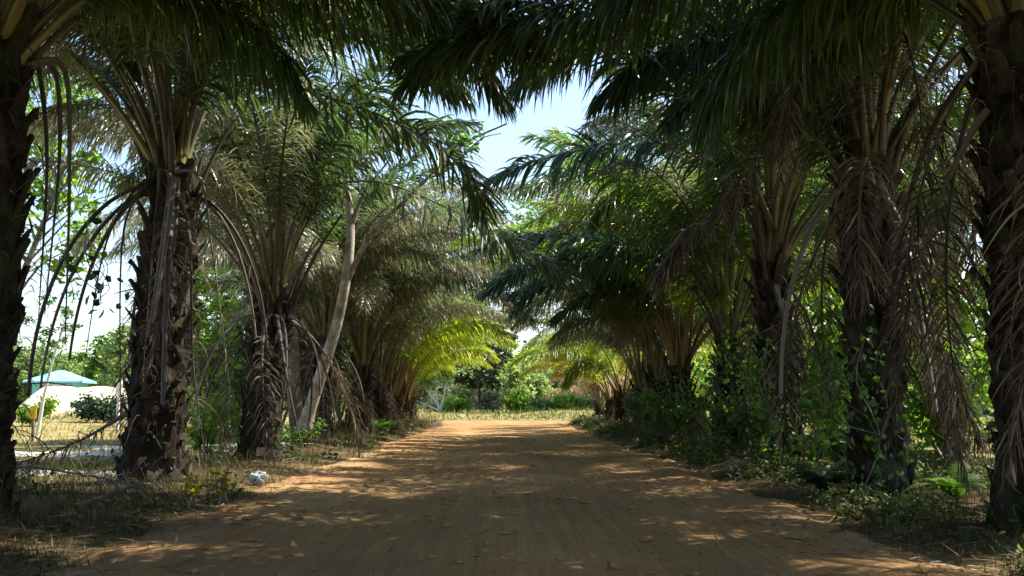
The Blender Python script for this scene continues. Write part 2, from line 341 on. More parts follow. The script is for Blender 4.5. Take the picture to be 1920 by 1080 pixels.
patch('sand_patch', 'white sand behind the gap between left palms', -7.2, 22.8, 2.6, 1.3, M['white_sand'], 41)
patch('sand_patch', 'pale sand in the right hand field', 14.5, 26.0, 4.5, .8, M['white_sand'], 51)

# ------------------------------------------------------------------ grass, litter
def grass(name, label, pts, hgt, wid, tones, group=None, mt='grass'):
    n = len(pts); d = RNG.normal(size=(n, 3))*np.array([.35, .35, 0]) + np.array([0, 0, 1.0])
    w = RNG.normal(size=(n, 3))*np.array([1, 1, .1]); mb = MB()
    strips(mb, pts, nrm(d), hgt, wid, nrm(w), RNG.uniform(.1, 1.6, n), 4, tones, 0, np.array([1, .8, .5, .05]), curl=RNG.normal(size=(n, 3))*.5)
    return tag(ob(name, mb.mesh(name, M[mt])), label, 'grass', group, 'stuff')

def verge_pts(n, side, x0, x1, y0, y1):
    u = RNG.random(n*3); y = y0*(y1/y0)**u; x = side*(x0 + (x1-x0)*RNG.random(n*3)**1.1)
    k = vnoise(x*1.3+20, y*1.0, 61)*.7 + vnoise(x*4+20, y*4, 62)*.4
    edge = np.clip((np.abs(x)-x0)/.7, 0, 1)
    keep = RNG.random(n*3) < np.clip((k-.28)*2.2, 0.03, 1)*(.25+.75*edge)
    x, y = x[keep][:n], y[keep][:n]
    return np.stack([x, y, gz(x, y)-.01], -1)
for side, nm in ((-1, 'left'), (1, 'right')):
    P = verge_pts(34000, side, 2.6, 7.5, 5.3, 53); n = len(P)
    far = np.clip(P[:, 1]/30, .5, 1.6)
    t = np.clip(vnoise(P[:, 0]*.9+40, P[:, 1]*.5, 71)*.9 + RNG.normal(size=n)*.16 + (.0 if side < 0 else -.16), 0, 1)
    h = RNG.gamma(3, .045, n)*(.65+.6*np.clip((np.abs(P[:, 0])-3.0)/1.2, 0, 1))*np.clip(.7+P[:, 1]/60, 0, 1.4)
    grass('grass', f'dry straw and green verge grass along the {nm} side of the road', P, h, .007*far+.003, t, None, 'verge_grass')
n = 16000
x = -5.5 - 40*RNG.random(n)**1.6; y = 9 + 55*RNG.random(n)**.8
k = vnoise(x*.35, y*.5, 81); m_ = k > .38; x, y, k = x[m_], y[m_], k[m_]
grass('field_grass', 'dry pale grass of the open field on the left', np.stack([x, y, gz(x, y)], -1), RNG.gamma(3, .06, len(x)), .012+.0006*y, np.clip(.30+RNG.normal(size=len(x))*.18+.55*vnoise(x*.3, y*.15, 82)*np.clip((y-18)/8, .0, 1), 0, 1))
x = 5.5 + 30*RNG.random(n)**1.4; y = 7 + 45*RNG.random(n)**.8
k = vnoise(x*.35, y*.5, 83); m_ = k > .33; x, y, k = x[m_], y[m_], k[m_]
grass('field_grass', 'green and straw grass of the field beyond the right hand palms', np.stack([x, y, gz(x, y)], -1), RNG.gamma(3, .075, len(x)), .012+.0006*y, np.clip(.28+RNG.normal(size=len(x))*.2, 0, 1))
n = 15000
x = RNG.uniform(-26, 26, n); y = 55.5 + 9*RNG.random(n); 
grass('berm_grass', 'dry grass bank across the end of the road', np.stack([x, y, gz(x, y)], -1), RNG.gamma(3, .06, n), np.full(n, .05), np.clip(.33+RNG.normal(size=n)*.2-.25*(vnoise(x*.3, y*.5, 85) > .6), 0, 1))

# low broad leaved weeds
def weeds(name, label, n, side, x0, x1, y0, y1, seed):
    g = np.random.default_rng(seed); mb = MB(); k = n//14
    y = y0*(y1/y0)**g.random(k*3); x = side*(x0+(x1-x0)*g.random(k*3)); kp = vnoise(x*.9+70, y*.7, seed) + .25*g.random(k*3) > .62
    x, y = x[kp][:k], y[kp][:k]; c = np.repeat(np.stack([x, y, gz(x, y)], -1), 14, 0); m_ = len(c)
    hh = np.repeat(g.gamma(3, .05, len(x)), 14); q = c + g.normal(size=(m_, 3))*np.array([.09, .09, 0]); q[:, 2] += hh*g.random(m_)
    leaves(mb, q, (.04+.002*q[:, 1])*g.uniform(.7, 1.6, m_), (.022+.001*q[:, 1])*g.uniform(.7, 1.5, m_), np.clip(np.repeat(g.random(len(x)), 14)*.8+g.normal(size=m_)*.12, 0, 1), 0, -.1)
    return tag(ob(name, mb.mesh(name, M['weed_leaf'])), label, 'weeds', kind='stuff')
weeds('weeds', 'low green weeds growing along the left verge', 3200, -1, 3.2, 7, 6, 40, 63)
weeds('weeds', 'thick green weeds round the trunk feet of the right verge', 30000, 1, 3.25, 7.5, 6, 48, 64)

# leaf litter and twigs along the edges of the road
mb = MB(); n = 9000
x = np.where(RNG.random(n) < .5, -1, 1)*(3.55 + RNG.normal(size=n)*.7); y = 5.2*(9.0)**RNG.random(n)
kz = np.where(np.abs(x) < 3.0, rz_(x, y), np.maximum(gz(x, y), rz_(x, y)))+.012
d = nrm(np.stack([RNG.normal(size=n), RNG.normal(size=n), RNG.uniform(0, .22, n)], -1)); L = RNG.gamma(2.2, .06, n)
strips(mb, np.stack([x, y, kz], -1), d, L, RNG.uniform(.006, .022, n), nrm(np.cross(d, [0, 0, 1.0])+RNG.normal(size=(n, 3))*.3), .25, 4, RNG.random(n))
n = 160
x = RNG.normal(size=n)*1.6; y = 5.4*(6.0)**RNG.random(n); m_ = np.abs(x) < 3; x, y = x[m_], y[m_]; n = len(x)
d = nrm(np.stack([RNG.normal(size=n), RNG.normal(size=n)*.6, RNG.uniform(0, .1, n)], -1))
strips(mb, np.stack([x, y, rz_(x, y)+.012], -1), d, RNG.gamma(2, .05, n), RNG.uniform(.008, .03, n), nrm(np.cross(d, [0, 0, 1.0])), .1, 4, RNG.random(n)*.5)
tag(ob('leaf_litter', mb.mesh('leaf_litter', M['litter'])), 'brown leaf scraps and twigs strewn along the road edges', 'leaf litter', kind='stuff')

mb = MB(); g = np.random.default_rng(19); n = 1300
y = 5.2*(6.5)**g.random(n); x = np.clip(g.normal(size=n)*2.3, -3.6, 3.6); r = g.gamma(2.0, .0065, n)+.004
a = np.array([[1, 0, 0], [-1, 0, 0], [0, 1, 0], [0, -1, 0], [0, 0, 1], [0, 0, -1.0]]); f8 = np.array([[0, 2, 4], [2, 1, 4], [1, 3, 4], [3, 0, 4], [2, 0, 5], [1, 2, 5], [3, 1, 5], [0, 3, 5]])
V = np.stack([x, y, rz_(x, y)+r*.2], -1)[:, None] + a[None]*r[:, None, None]*g.uniform(.6, 1.4, (n, 6, 1))*np.array([1.2, 1.2, .7])
mb.add(V.reshape(-1, 3), (f8[None]+np.arange(n)[:, None, None]*6).reshape(-1, 3), np.repeat(g.random(n), 6))
tag(ob('gravel', mb.mesh('gravel', M['road'], False)), 'small clods and stones scattered over the dirt road', 'gravel', kind='stuff')

# ------------------------------------------------------------------ palm fronds
def arc(t0, t1, p, L, n=30, bend=0.0):
    s = np.linspace(0, 1, n); th = np.radians(t0 + (t1-t0)*s**p); ds = L/(n-1)
    x = np.concatenate([[0], np.cumsum(np.cos(th[:-1])*ds)]); z = np.concatenate([[0], np.cumsum(np.sin(th[:-1])*ds)])
    return np.stack([x, bend*s**2, z], -1)

def frond_meshes(P, seed, kind='live', leafmat='palm_leaf', stalkmat='petiole', nl=190, Lm=.88, wd=.036, thick=1.0, start=.27, hang=1.0, curl=.24):
    """stalk mesh and leaflet mesh of one frond whose midrib follows P (N,3)"""
    g = np.random.default_rng(seed)
    P = np.asarray(P, float); N = len(P); s = np.linspace(0, 1, N)
    st = MB()
    R = np.interp(s, [0, .06, .2, .5, .8, 1], [.085, .052, .036, .022, .012, .004])*thick
    tube(st, P, R, 6, np.clip(.62-.35*s+g.normal()*.1, 0, 1), 0, .7)
    T = nrm(np.gradient(P, axis=0))
    # short spines along the stalk
    ns = 44; u = g.uniform(.05, start+.06, ns); q = np.stack([np.interp(u, s, P[:, c]) for c in range(3)], -1)
    tq = np.stack([np.interp(u, s, T[:, c]) for c in range(3)], -1)
    sd_ = nrm(np.cross(tq, [0, 0, 1.0]))*np.where(g.random(ns) < .5, -1, 1)[:, None]
    strips(st, q, nrm(sd_+tq*.6), g.uniform(.04, .12, ns), np.full(ns, .009), tq, .1, 3, .3)
    sm = st.mesh('frond_stalk', M[stalkmat]) if kind != 'bare' else None
    lf = MB(); n2 = nl*2
    u = np.tile(np.linspace(start, .995, nl), 2) + g.normal(size=n2)*.004; u = np.clip(u, start, 1)
    v = (u-start)/(1-start); side = np.repeat([-1.0, 1.0], nl)
    q = np.stack([np.interp(u, s, P[:, c]) for c in range(3)], -1)
    tq = nrm(np.stack([np.interp(u, s, T[:, c]) for c in range(3)], -1))
    upref = np.array([0, 0, 1.0]); sv = np.cross(tq, upref); sl_ = np.linalg.norm(sv, axis=1, keepdims=True)
    sv = np.where(sl_ > .15, sv/np.maximum(sl_, 1e-6), nrm(np.cross(tq, np.array([.0, 1.0, .3])))) * side[:, None]
    nv = np.cross(sv, tq)*side[:, None]; nv = np.where((nv[:, 2:3] < -0.2), -nv, nv)
    al = np.radians(np.interp(v, [0, .5, 1], [72, 58, 26]) + g.normal(size=n2)*7)
    be = np.radians(g.choice([38, 8, -22], n2) + g.normal(size=n2)*10)
    if kind == 'live':
        d0 = np.cos(al)[:, None]*tq + np.sin(al)[:, None]*(np.cos(be)[:, None]*sv + np.sin(be)[:, None]*nv)
        dr = hang*g.uniform(.7, 2.6, n2)*np.interp(v, [0, .8, 1], [1, 1, .6]); L = Lm*np.interp(v, [0, .12, .45, .8, 1], [.45, .85, 1, .72, .35])*g.uniform(.8, 1.12, n2)
        keep = g.random(n2) < .92; wdv = wd*np.interp(v, [0, .3, .8, 1], [.75, 1, .9, .6])*g.uniform(.8, 1.2, n2)
        tone = np.clip(.42 + g.normal(size=n2)*.13 + .25*(g.random(n2) < .04), 0, 1); cur = g.normal(size=(n2, 3))*curl; Mst = 6
    else:
        d0 = np.cos(al)[:, None]*tq + np.sin(al)[:, None]*(np.cos(be)[:, None]*sv + np.sin(be)[:, None]*nv)*.8
        dr = g.uniform(1.0, 3.6, n2); L = Lm*np.interp(v, [0, .12, .45, .8, 1], [.4, .8, 1, .75, .4])*g.uniform(.45, 1.05, n2)
        keep = g.random(n2) < (.72 if kind == 'dead' else .3); wdv = wd*.55*g.uniform(.4, 1.2, n2)
        tone = np.clip(.45 + g.normal(size=n2)*.22, 0, 1); cur = g.normal(size=(n2, 3))*.9; Mst = 6
    wref = nrm(tq + g.normal(size=(n2, 3))*.35)
    strips(lf, q[keep], nrm(d0)[keep], L[keep], wdv[keep], wref[keep], dr[keep], Mst, tone[keep], 0, None, 0, cur[keep], np.where(g.random(n2) < .35, g.uniform(.2, .7, n2), 0)[keep])
    if kind == 'bare':
        for V_, T_, (F_, _) in zip(lf.V, lf.T, lf.F): st.add(V_, F_ - F_.min(), T_, 0)
        return st.mesh('bare_stalk', M[stalkmat]), None
    return sm, lf.mesh('frond_leaflets', M[leafmat])

LIVE_SPEC = {'A': (86, 40, 1.0, 5.6), 'B': (80, 0, 1.25, 6.2), 'C': (72, -32, 1.25, 6.4), 'D': (60, -42, 1.3, 6.4), 'E': (50, -62, 1.1, 6.2), 'F': (34, -72, 1.0, 6.0), 'G': (14, -80, .8, 5.6)}
DEAD_SPEC = {'W': (42, -82, .55, 5.2), 'X': (8, -86, .42, 4.6), 'Y': (-30, -88, .6, 4.2), 'Z': (-58, -89, .6, 3.6)}
BARE_SPEC = {'U': (78, 52, 1.0, 1.7), 'P': (48, -84, .30, 3.6), 'Q': (20, -88, .28, 3.1), 'R': (-20, -87, .4, 2.7)}
VAR = {}
def variants(key, leafmat, stalkmat):
    """shared meshes for one kind of frond, made once"""
    k = (key, leafmat)
    if k not in VAR:
        out = []
        for r in range(3):
            sdn = abs(hash(key))  % 7 + ord(key)*13 + r*101
            g = np.random.default_rng(ord(key)*13+r)
            if key in LIVE_SPEC:
                a, b, p, L = LIVE_SPEC[key]; P = arc(a+g.normal()*3, b+g.normal()*8, p, L*g.uniform(.9, 1.08), 30, g.normal()*.35)
                if leafmat == 'palm_leaf_dry_sheen': out.append(frond_meshes(P, ord(key)*13+r*101, 'live', leafmat, stalkmat, 230, .8, .025, 1.0, .24, 1.7, .75))
                else: out.append(frond_meshes(P, ord(key)*13+r*101, 'live', leafmat, stalkmat))
            elif key in DEAD_SPEC:
                a, b, p, L = DEAD_SPEC[key]; P = arc(a+g.normal()*6, b, p, L*g.uniform(.8, 1.1), 28, g.normal()*.5)
                out.append(frond_meshes(P, ord(key)*13+r*101, 'dead', leafmat, 'dead_stalk', 115, .8, .042, .95, .22))
            else:
                a, b, p, L = BARE_SPEC[key]; P = arc(a+g.normal()*6, b, p, L*g.uniform(.75, 1.15), 24, g.normal()*.2)
                sm = MB(); s = np.linspace(0, 1, 24)
                tube(sm, P, np.interp(s, [0, .08, .6, 1], [.07, .045, .032, .022]), 6, np.clip(.35+.2*g.normal()+.2*s, 0, 1), 0, .7)
                ns = 90; u = g.uniform(.1, 1, ns); q = np.stack([np.interp(u, s, P[:, c]) for c in range(3)], -1)
                dd = nrm(g.normal(size=(ns, 3))+np.array([.0, 0, -.7])); lo = g.random(ns) < .14
                strips(sm, q, dd, np.where(lo, g.uniform(.3, .75, ns), g.uniform(.02, .07, ns)), np.where(lo, .007, .012), nrm(g.normal(size=(ns, 3))), .8, 5, .35, 0, None, 0, g.normal(size=(ns, 3))*.5)
                out.append((sm.mesh('bare_stalk', M['dead_stalk']), None))
        VAR[k] = out
    return VAR[k]

def trunk_mesh(h, r0, r1, seed, lean=(0, 0), shag=1.0, low=False):
    """palm trunk: a rough core clad in spiralling stubs of cut leaf bases, with shreds of fibre"""
    g = np.random.default_rng(seed); mb = MB()
    n = max(6, int(h/.12)); z = np.linspace(-.25, h+.35, n); u = np.clip(z/h, 0, 1)
    rad = np.interp(u, [0, .06, .2, .7, 1], [r0*1.22, r0*1.05, r0*.92, (r0+r1)/2, r1])*.82
    rad[-1] *= .3
    cx = lean[0]*u**1.3; cy = lean[1]*u**1.3
    k = 18; a = np.linspace(0, 2*PI, k, endpoint=False)
    V = np.stack([cx[:, None]+rad[:, None]*np.cos(a)*(1+.12*g.normal(size=(n, k))), cy[:, None]+rad[:, None]*np.sin(a)*(1+.12*g.normal(size=(n, k))), np.repeat(z[:, None], k, 1)], -1)
    i = np.arange(n-1)[:, None]*k; j = np.arange(k)[None]; j2 = (j+1) % k
    mb.add(V.reshape(-1, 3), np.stack([i+j, i+j2, i+k+j2, i+k+j], -1).reshape(-1, 4), np.clip(.28+.15*g.normal(size=n*k), 0, 1))
    nb = int(h*34)
    for b in range(nb):
        zz = (b+.5)/nb*(h+.1); az = b*2.39996 + g.normal()*.12; uu = zz/h
        rr = np.interp(uu, [0, .06, .2, .7, 1], [r0*1.2, r0*1.02, r0*.9, (r0+r1)/2, r1])*.80
        ln = np.interp(uu, [0, .25, .8, 1], [.16, .24, .34, .5])*g.uniform(.6, 1.35); out = g.uniform(.25, .62)*ln*np.interp(uu, [0, .5, 1], [.7, 1, .75])
        w = np.interp(uu, [0, 1], [.15, .17])*g.uniform(.75, 1.25); th = .05*g.uniform(.7, 1.3)
        if g.random() < .08: continue
        rd = np.array([math.cos(az), math.sin(az), 0]); tg = np.array([-rd[1], rd[0], 0]); tg = nrm(tg + np.array([0, 0, g.normal()*.12]))
        ctr = np.array([lean[0]*uu**1.3, lean[1]*uu**1.3, zz])
        rows = []
        for q, t in enumerate((0, .35, .7, 1.0)):
            c = ctr + rd*(rr + out*t**1.6) + np.array([0, 0, ln*t]) + tg*g.normal()*.008
            ww = w*(1-.42*t)*.5; tt = th*(1-.45*t)
            jag = np.array([0, 0, 1])*(g.normal()*.03 if t == 1 else 0)
            rows += [c-tg*ww-rd*tt*.2, c+rd*tt*.75+jag, c+tg*ww-rd*tt*.2, c-rd*tt]
        F = [[q*4+e, q*4+(e+1) % 4, q*4+4+(e+1) % 4, q*4+4+e] for q in range(3) for e in range(4)] + [[12, 13, 14, 15]]
        tn = np.clip(g.normal(.40, .11)+np.repeat([-.12, 0, .05, .12], 4), 0, 1)
        mb.add(rows, F, tn)
    ns = int(170*h*shag); zz = g.random(ns)**.8*(h+.2); az = g.random(ns)*2*PI; uu = np.clip(zz/h, 0, 1)
    rr = (r0+(r1-r0)*uu)*g.uniform(.85, 1.12, ns)
    q = np.stack([lean[0]*uu**1.3+rr*np.cos(az), lean[1]*uu**1.3+rr*np.sin(az), zz], -1)
    d = np.stack([np.cos(az), np.sin(az), g.normal(size=ns)*.8], -1)+g.normal(size=(ns, 3))*.5
    strips(mb, q, nrm(d), g.gamma(2, .11, ns), g.uniform(.004, .013, ns), nrm(g.normal(size=(ns, 3))), g.uniform(.8, 4, ns), 5, g.random(ns), 1, None, 0, g.normal(size=(ns, 3))*.9)
    return mb.mesh('palm_trunk', [M['palm_bark'], M['dead_leaf']], False)

def add_frond(root, key, az, pos, sc, leafmat, stalkmat, g, name='frond'):
    sm, lm = variants(key, leafmat, stalkmat)[int(g.integers(3))]
    f = ob(name, sm, root, pos, az, sc)
    if lm is not None: ob('leaflets', lm, f)
    return f

PALM = {}
clear_left = lambda az, k: math.cos(az) > .6 and k in 'CD'
clear_right = lambda az, k: math.cos(az) < -.6 and k in 'CD'
def palm(key, label, x, y, h, r0, r1, seed, side, n_live=30, n_dead=7, n_bare=4, sc=1.0, lean=(0, 0), leafmat='palm_leaf', stalkmat='petiole',
         road_min=0, deadmat='dead_leaf', avoid=None, order_=None, dry=.12, n_cut=0, group='oil palms lining the road'):
    g = np.random.default_rng(seed); z0 = float(gz(x, y))
    root = thing('oil_palm', label, 'palm tree', (x, y, z0), group)
    ob('trunk', trunk_mesh(h, r0, r1, seed+5, lean), root)
    top = np.array([lean[0], lean[1], h])
    order = order_ or 'AAABBBBBCCCCCCCDDDDDDD'
    off = g.random()*2*PI
    for k in range(n_live):
        key_ = order[int(k/n_live*len(order))]; az = off + k*2.39996 + g.normal()*.15
        toroad = math.cos(az)*(-side)          # 1 when it leans over the road
        if toroad > .25 and 'ABCDEFG'.index(key_) > 'ABCDEFG'.index(road_min or 'G'): key_ = road_min
        if avoid and avoid(az, key_): continue
        lv = 'ABCDEFG'.index(key_); rr = r1*(.25+.11*lv); zz = .42-.085*lv
        lm_ = 'palm_leaf_dry_sheen' if leafmat in ('palm_leaf', 'palm_leaf_bright') and g.random() < dry*(1.6 if lv >= 2 else .3) else leafmat
        add_frond(root, key_, az, top+np.array([rr*math.cos(az), rr*math.sin(az), zz]), sc*g.uniform(.9, 1.1), lm_, stalkmat, g)
    for k in range(n_dead):
        az = off + k*2*PI/max(n_dead, 1) + g.normal()*.35; toroad = math.cos(az)*(-side)
        key_ = 'WXYZ'[int(g.integers(4))]
        if toroad > .2: key_ = 'YZ'[int(g.integers(2))]
        s_ = sc*g.uniform(.75, 1.0); s_ = min(s_, (h+.3)/3.6) if key_ in 'YZX' else min(s_, (h+1)/3.2)
        f = add_frond(root, key_, az, top+np.array([r1*.9*math.cos(az), r1*.9*math.sin(az), -.15+.2*g.normal()]), s_, deadmat, 'dead_stalk', g, 'dead_frond')
        f['label'] = 'withered brown frond hanging down'
    for k in range(n_bare):
        az = g.random()*2*PI; key_ = 'PQR'[int(g.integers(3))]
        if math.cos(az)*(-side) > .4 : key_ = 'QR'[int(g.integers(2))]
        f = add_frond(root, key_, az, top+np.array([r1*.9*math.cos(az), r1*.9*math.sin(az), -.1]), min(1.0, (h+.2)/3.2)*g.uniform(.8, 1.1), 'dead_leaf', 'dead_stalk', g, 'bare_stalk')
        f['label'] = 'bare grey stalk hanging with its leaflets gone'
    for k in range(n_cut):
        az = off + k*2.39996 + g.normal()*.3
        f = add_frond(root, 'U', az, top+np.array([r1*.85*math.cos(az), r1*.85*math.sin(az), -.25*g.random()]), g.uniform(.7, 1.25), 'dead_leaf', 'dead_stalk', g, 'cut_stalk')
    PALM[key] = (root, np.array([x, y, z0]))
    return root

def hero(key, pts, seed, kind='live', leafmat='palm_leaf', stalkmat='petiole', nl=140, Lm=.9, wd=.046, start=.16, name=None, label=None, thick=1.0, hang=1.0, curl=.24):
    """one frond of a palm with its own course through world points"""
    root, o = PALM[key]
    P = catmull(np.array(pts)-o, 36)
    sm, lm = frond_meshes(P, seed, kind, leafmat, stalkmat, nl, Lm, wd, thick, start, hang, curl)
    f = ob(name or ('frond' if kind == 'live' else 'dead_frond'), sm, root)
    if lm is not None: ob('leaflets', lm, f)
    if label: f['label'] = label
    return f

# ---- the two rows
palm('L0', 'oil palm nearest the camera on the left, mostly outside the frame', -4.7, 4.2, 4.3, .42, .34, 101, -1, 48, 3, 0, road_min='D')
palm('L1', 'leftmost oil palm in view, dark trunk with bare stalks hanging beside it', -4.74, 8.9, 4.1, .44, .36, 102, -1, 48, 0, 0, road_min='D')
palm('L2', 'tall dark oil palm on the left with many bare stalks hanging round its thick trunk', -4.72, 13.6, 4.0, .47, .36, 103, -1, 38, 2, 9, road_min='D', avoid=clear_left, dry=0.3, n_cut=6, lean=(.12, 0))
palm('L3', 'left oil palm right behind the white plastic bag', -4.45, 18.2, 2.6, .42, .34, 104, -1, 34, 4, 7, road_min='D', dry=0.6, avoid=clear_left, n_cut=10, lean=(.2, .1))
palm('L4', 'slim oil palm with flaking trunk crossed by the leaning pale tree', -4.62, 25.4, 2.3, .27, .24, 105, -1, 30, 6, 2, road_min='C', dry=0.55, n_cut=5)
palm('L5', 'left oil palm with swollen scaly trunk foot right of the leaning tree', -4.35, 29.3, 1.75, .40, .26, 106, -1, 32, 6, 2, road_min='C', dry=0.55, n_cut=8, lean=(.18, 0))
palm('L6', 'left oil palm whose stalks fan from a low trunk above dark ferns', -4.15, 33.2, 1.1, .42, .34, 107, -1, 26, 5, 0, .98, road_min='C', dry=0.5, order_='AAABBBBBCCCCCCCCDD', stalkmat='petiole_gold', n_cut=6)
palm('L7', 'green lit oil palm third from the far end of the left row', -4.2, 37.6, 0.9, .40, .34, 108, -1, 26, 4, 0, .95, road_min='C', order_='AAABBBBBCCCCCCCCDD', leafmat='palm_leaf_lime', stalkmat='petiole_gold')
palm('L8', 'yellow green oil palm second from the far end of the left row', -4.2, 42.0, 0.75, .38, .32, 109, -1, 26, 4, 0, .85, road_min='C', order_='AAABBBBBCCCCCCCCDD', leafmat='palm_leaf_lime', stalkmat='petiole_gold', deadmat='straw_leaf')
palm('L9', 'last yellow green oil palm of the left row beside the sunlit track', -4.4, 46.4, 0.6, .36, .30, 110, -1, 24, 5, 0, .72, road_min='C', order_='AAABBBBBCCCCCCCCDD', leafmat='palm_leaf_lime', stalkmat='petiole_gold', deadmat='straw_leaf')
palm('R0', 'oil palm nearest the camera on the right, mostly outside the frame', 4.75, 3.8, 4.3, .42, .34, 121, 1, 38, 3, 0, road_min='D')
palm('R1', 'rightmost oil palm in view, almost black trunk cut by the photo edge', 4.56, 8.5, 4.2, .46, .38, 122, 1, 37, 7, 1, road_min='D')
palm('R2', 'right oil palm with a big withered frond sagging to its right', 4.38, 11.8, 3.7, .38, .34, 123, 1, 30, 6, 2, road_min='D', avoid=clear_right, n_cut=6)
palm('R3', 'right oil palm with pale stalks fanning out above a narrow dark trunk', 4.40, 15.8, 3.05, .36, .26, 124, 1, 34, 2, 1, road_min='C', avoid=clear_right, n_cut=6, lean=(-.15, 0))
palm('R4', 'right oil palm with yellowish stalks fanning from a short scaly trunk', 4.44, 20.2, 2.0, .34, .26, 125, 1, 27, 2, 0, road_min='C', dry=.38, leafmat='palm_leaf_bright', n_cut=8, lean=(.12, 0))
palm('R5', 'shaded right oil palm with bushes round its foot', 4.5, 24.4, 1.6, .36, .28, 126, 1, 26, 4, 0, road_min='C', dry=0.15, leafmat='palm_leaf_lime', n_cut=6, lean=(-.25, .1))
palm('R6', 'right oil palm with brown dense stalks deep in shade', 4.5, 28.8, 1.3, .38, .30, 127, 1, 28, 4, 0, road_min='C', dry=.38, stalkmat='petiole_gold', lean=(-.15, -.2))
palm('R7', 'right oil palm with orange brown stalks beside the pale green bush', 4.55, 33.5, 1.1, .38, .30, 128, 1, 22, 4, 0, .9, road_min='C', dry=.38, order_='AAABBBBBCCCCCCCCDD', stalkmat='petiole_gold')
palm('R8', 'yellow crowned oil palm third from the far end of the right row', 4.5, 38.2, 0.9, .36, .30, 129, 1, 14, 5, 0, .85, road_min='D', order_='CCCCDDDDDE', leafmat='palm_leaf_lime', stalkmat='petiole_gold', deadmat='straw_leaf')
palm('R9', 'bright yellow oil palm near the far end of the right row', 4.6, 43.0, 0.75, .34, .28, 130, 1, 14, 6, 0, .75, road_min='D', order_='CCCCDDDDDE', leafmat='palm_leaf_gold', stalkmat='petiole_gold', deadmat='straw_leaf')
palm('R10', 'short straw coloured palm clump ending the right row', 4.45, 46.8, .4, .30, .26, 131, 1, 20, 14, 0, .48, leafmat='straw_leaf', stalkmat='petiole_gold', deadmat='straw_leaf')

palm('RX', 'sunlit bright green oil palm standing outside the right hand row', 7.4, 30.5, 3.2, .32, .26, 139, 1, 34, 3, 0, leafmat='palm_leaf_lime', dry=0, group=None)
palm('RY', 'taller bright green oil palm in the field behind the second right palm', 9.6, 21.5, 3.0, .32, .26, 137, 1, 30, 3, 0, leafmat='palm_leaf_bright', dry=.2, group=None)
for k, yy in enumerate((-1.2, -6.2, -11.2)):  # rows carried on unseen, added to keep ambient light out of the tunnel
    for sd_ in (-1, 1):
        palm(f'B{k}{sd_}', 'oil palm of the row on the %s, unseen behind the camera' % ('left' if sd_ < 0 else 'right'), 4.6*sd_, yy, 3.9, .42, .34, 141+k*2+sd_, sd_, 40, 2, 0, road_min='D', group='oil palms behind the camera')

# ---- fronds with a course of their own
hero('L2', [W(300, 300, 13.6), W(350, 190, 13.4), W(440, 140, 13.2), W(640, 190, 12.8), W(790, 255, 12.6), W(880, 330, 12.4), W(905, 400, 12.3)], 301, Lm=1.0, wd=.04, nl=190, curl=.32)
hero('L3', [W(480, 470, 18.2), W(560, 370, 18), W(700, 340, 17.6), W(850, 395, 17.2), W(925, 437, 17), W(1010, 485, 16.8), W(1090, 530, 16.7)], 302, Lm=.95)
hero('R3', [W(1450, 500, 15.8), W(1400, 380, 15.8), W(1290, 285, 15.9), W(1180, 268, 16), W(1060, 288, 16.1), W(960, 318, 16.2), W(905, 350, 16.2)], 303, leafmat='palm_leaf_blue', Lm=.8, wd=.045)
hero('R4', [W(1355, 620, 20.2), W(1330, 560, 20), W(1260, 500, 19.8), W(1175, 461, 19.6), W(1060, 446, 19.4), W(970, 446, 19.3), W(890, 470, 19.2)], 304, leafmat='palm_leaf_blue', Lm=.85, wd=.036, nl=200)
hero('R4', [W(1360, 620, 20.2), W(1320, 520, 20.6), W(1268, 435, 21), W(1220, 360, 21.2), W(1165, 300, 21.3), W(1110, 290, 21.3)], 305, leafmat='palm_leaf_blue', Lm=.9)
hero('R3', [W(1455, 490, 15.8), W(1430, 400, 15.6), W(1383, 367, 15.4), W(1307, 430, 15.2), W(1262, 478, 15.1), W(1235, 530, 15.0)], 306, 'dead', 'dead_leaf', 'dead_stalk', 150, .95, .07, label='dark brown withered frond drooping to the left')
hero('R3', [W(1470, 480, 15.8), W(1400, 320, 14.6), W(1290, 200, 13.0), W(1205, 115, 12.0), W(1090, 40, 11.0), W(980, 10, 10.2), W(900, 20, 9.8)], 307, Lm=1.0, wd=.042, nl=190, curl=.32)
hero('L1', [np.array([-4.5, 8.9, 4.2]), np.array([-3.9, 9.2, 5.0]), W(400, -60, 9.8), W(640, -40, 10.0), W(840, 10, 10.2), W(1000, 90, 10.3)], 308, Lm=1.05, wd=.04, nl=220, curl=.35)
hero('R1', [np.array([4.4, 8.6, 4.3]), np.array([3.6, 9.2, 5.2]), W(1420, -80, 9.8), W(1200, -30, 10.0), W(1000, 30, 10.2), W(850, 90, 10.3), W(760, 160, 10.4)], 309, Lm=1.05, wd=.04, nl=220, curl=.35)
hero('L1', [np.array([-4.5, 9, 4.2]), np.array([-4.0, 9.8, 5.2]), W(420, -20, 11.2), W(600, 20, 11.4), W(760, 90, 11.6), W(840, 170, 11.7)], 310, Lm=1.0, wd=.038, nl=210, curl=.35)
hero('R2', [W(1630, 420, 11.8), W(1560, 200, 11.9), W(1420, 60, 12.1), W(1250, 20, 12.4), W(1080, 60, 12.6), W(980, 130, 12.8)], 311, Lm=1.0, wd=.038, nl=210, curl=.35)
hero('R2', [W(1640, 420, 11.8), W(1530, 260, 11.6), W(1430, 190, 11.4), W(1330, 180, 11.2), W(1260, 230, 11.1)], 312, Lm=.8, wd=.05)
hero('R2', [W(1660, 560, 11.8), W(1715, 575, 11.9), W(1765, 660, 12.0), W(1810, 760, 12.0), W(1840, 830, 12.0)], 313, 'dead', 'dead_leaf', 'dead_stalk', 150, .75, .035, label='big withered frond sagging to the right')
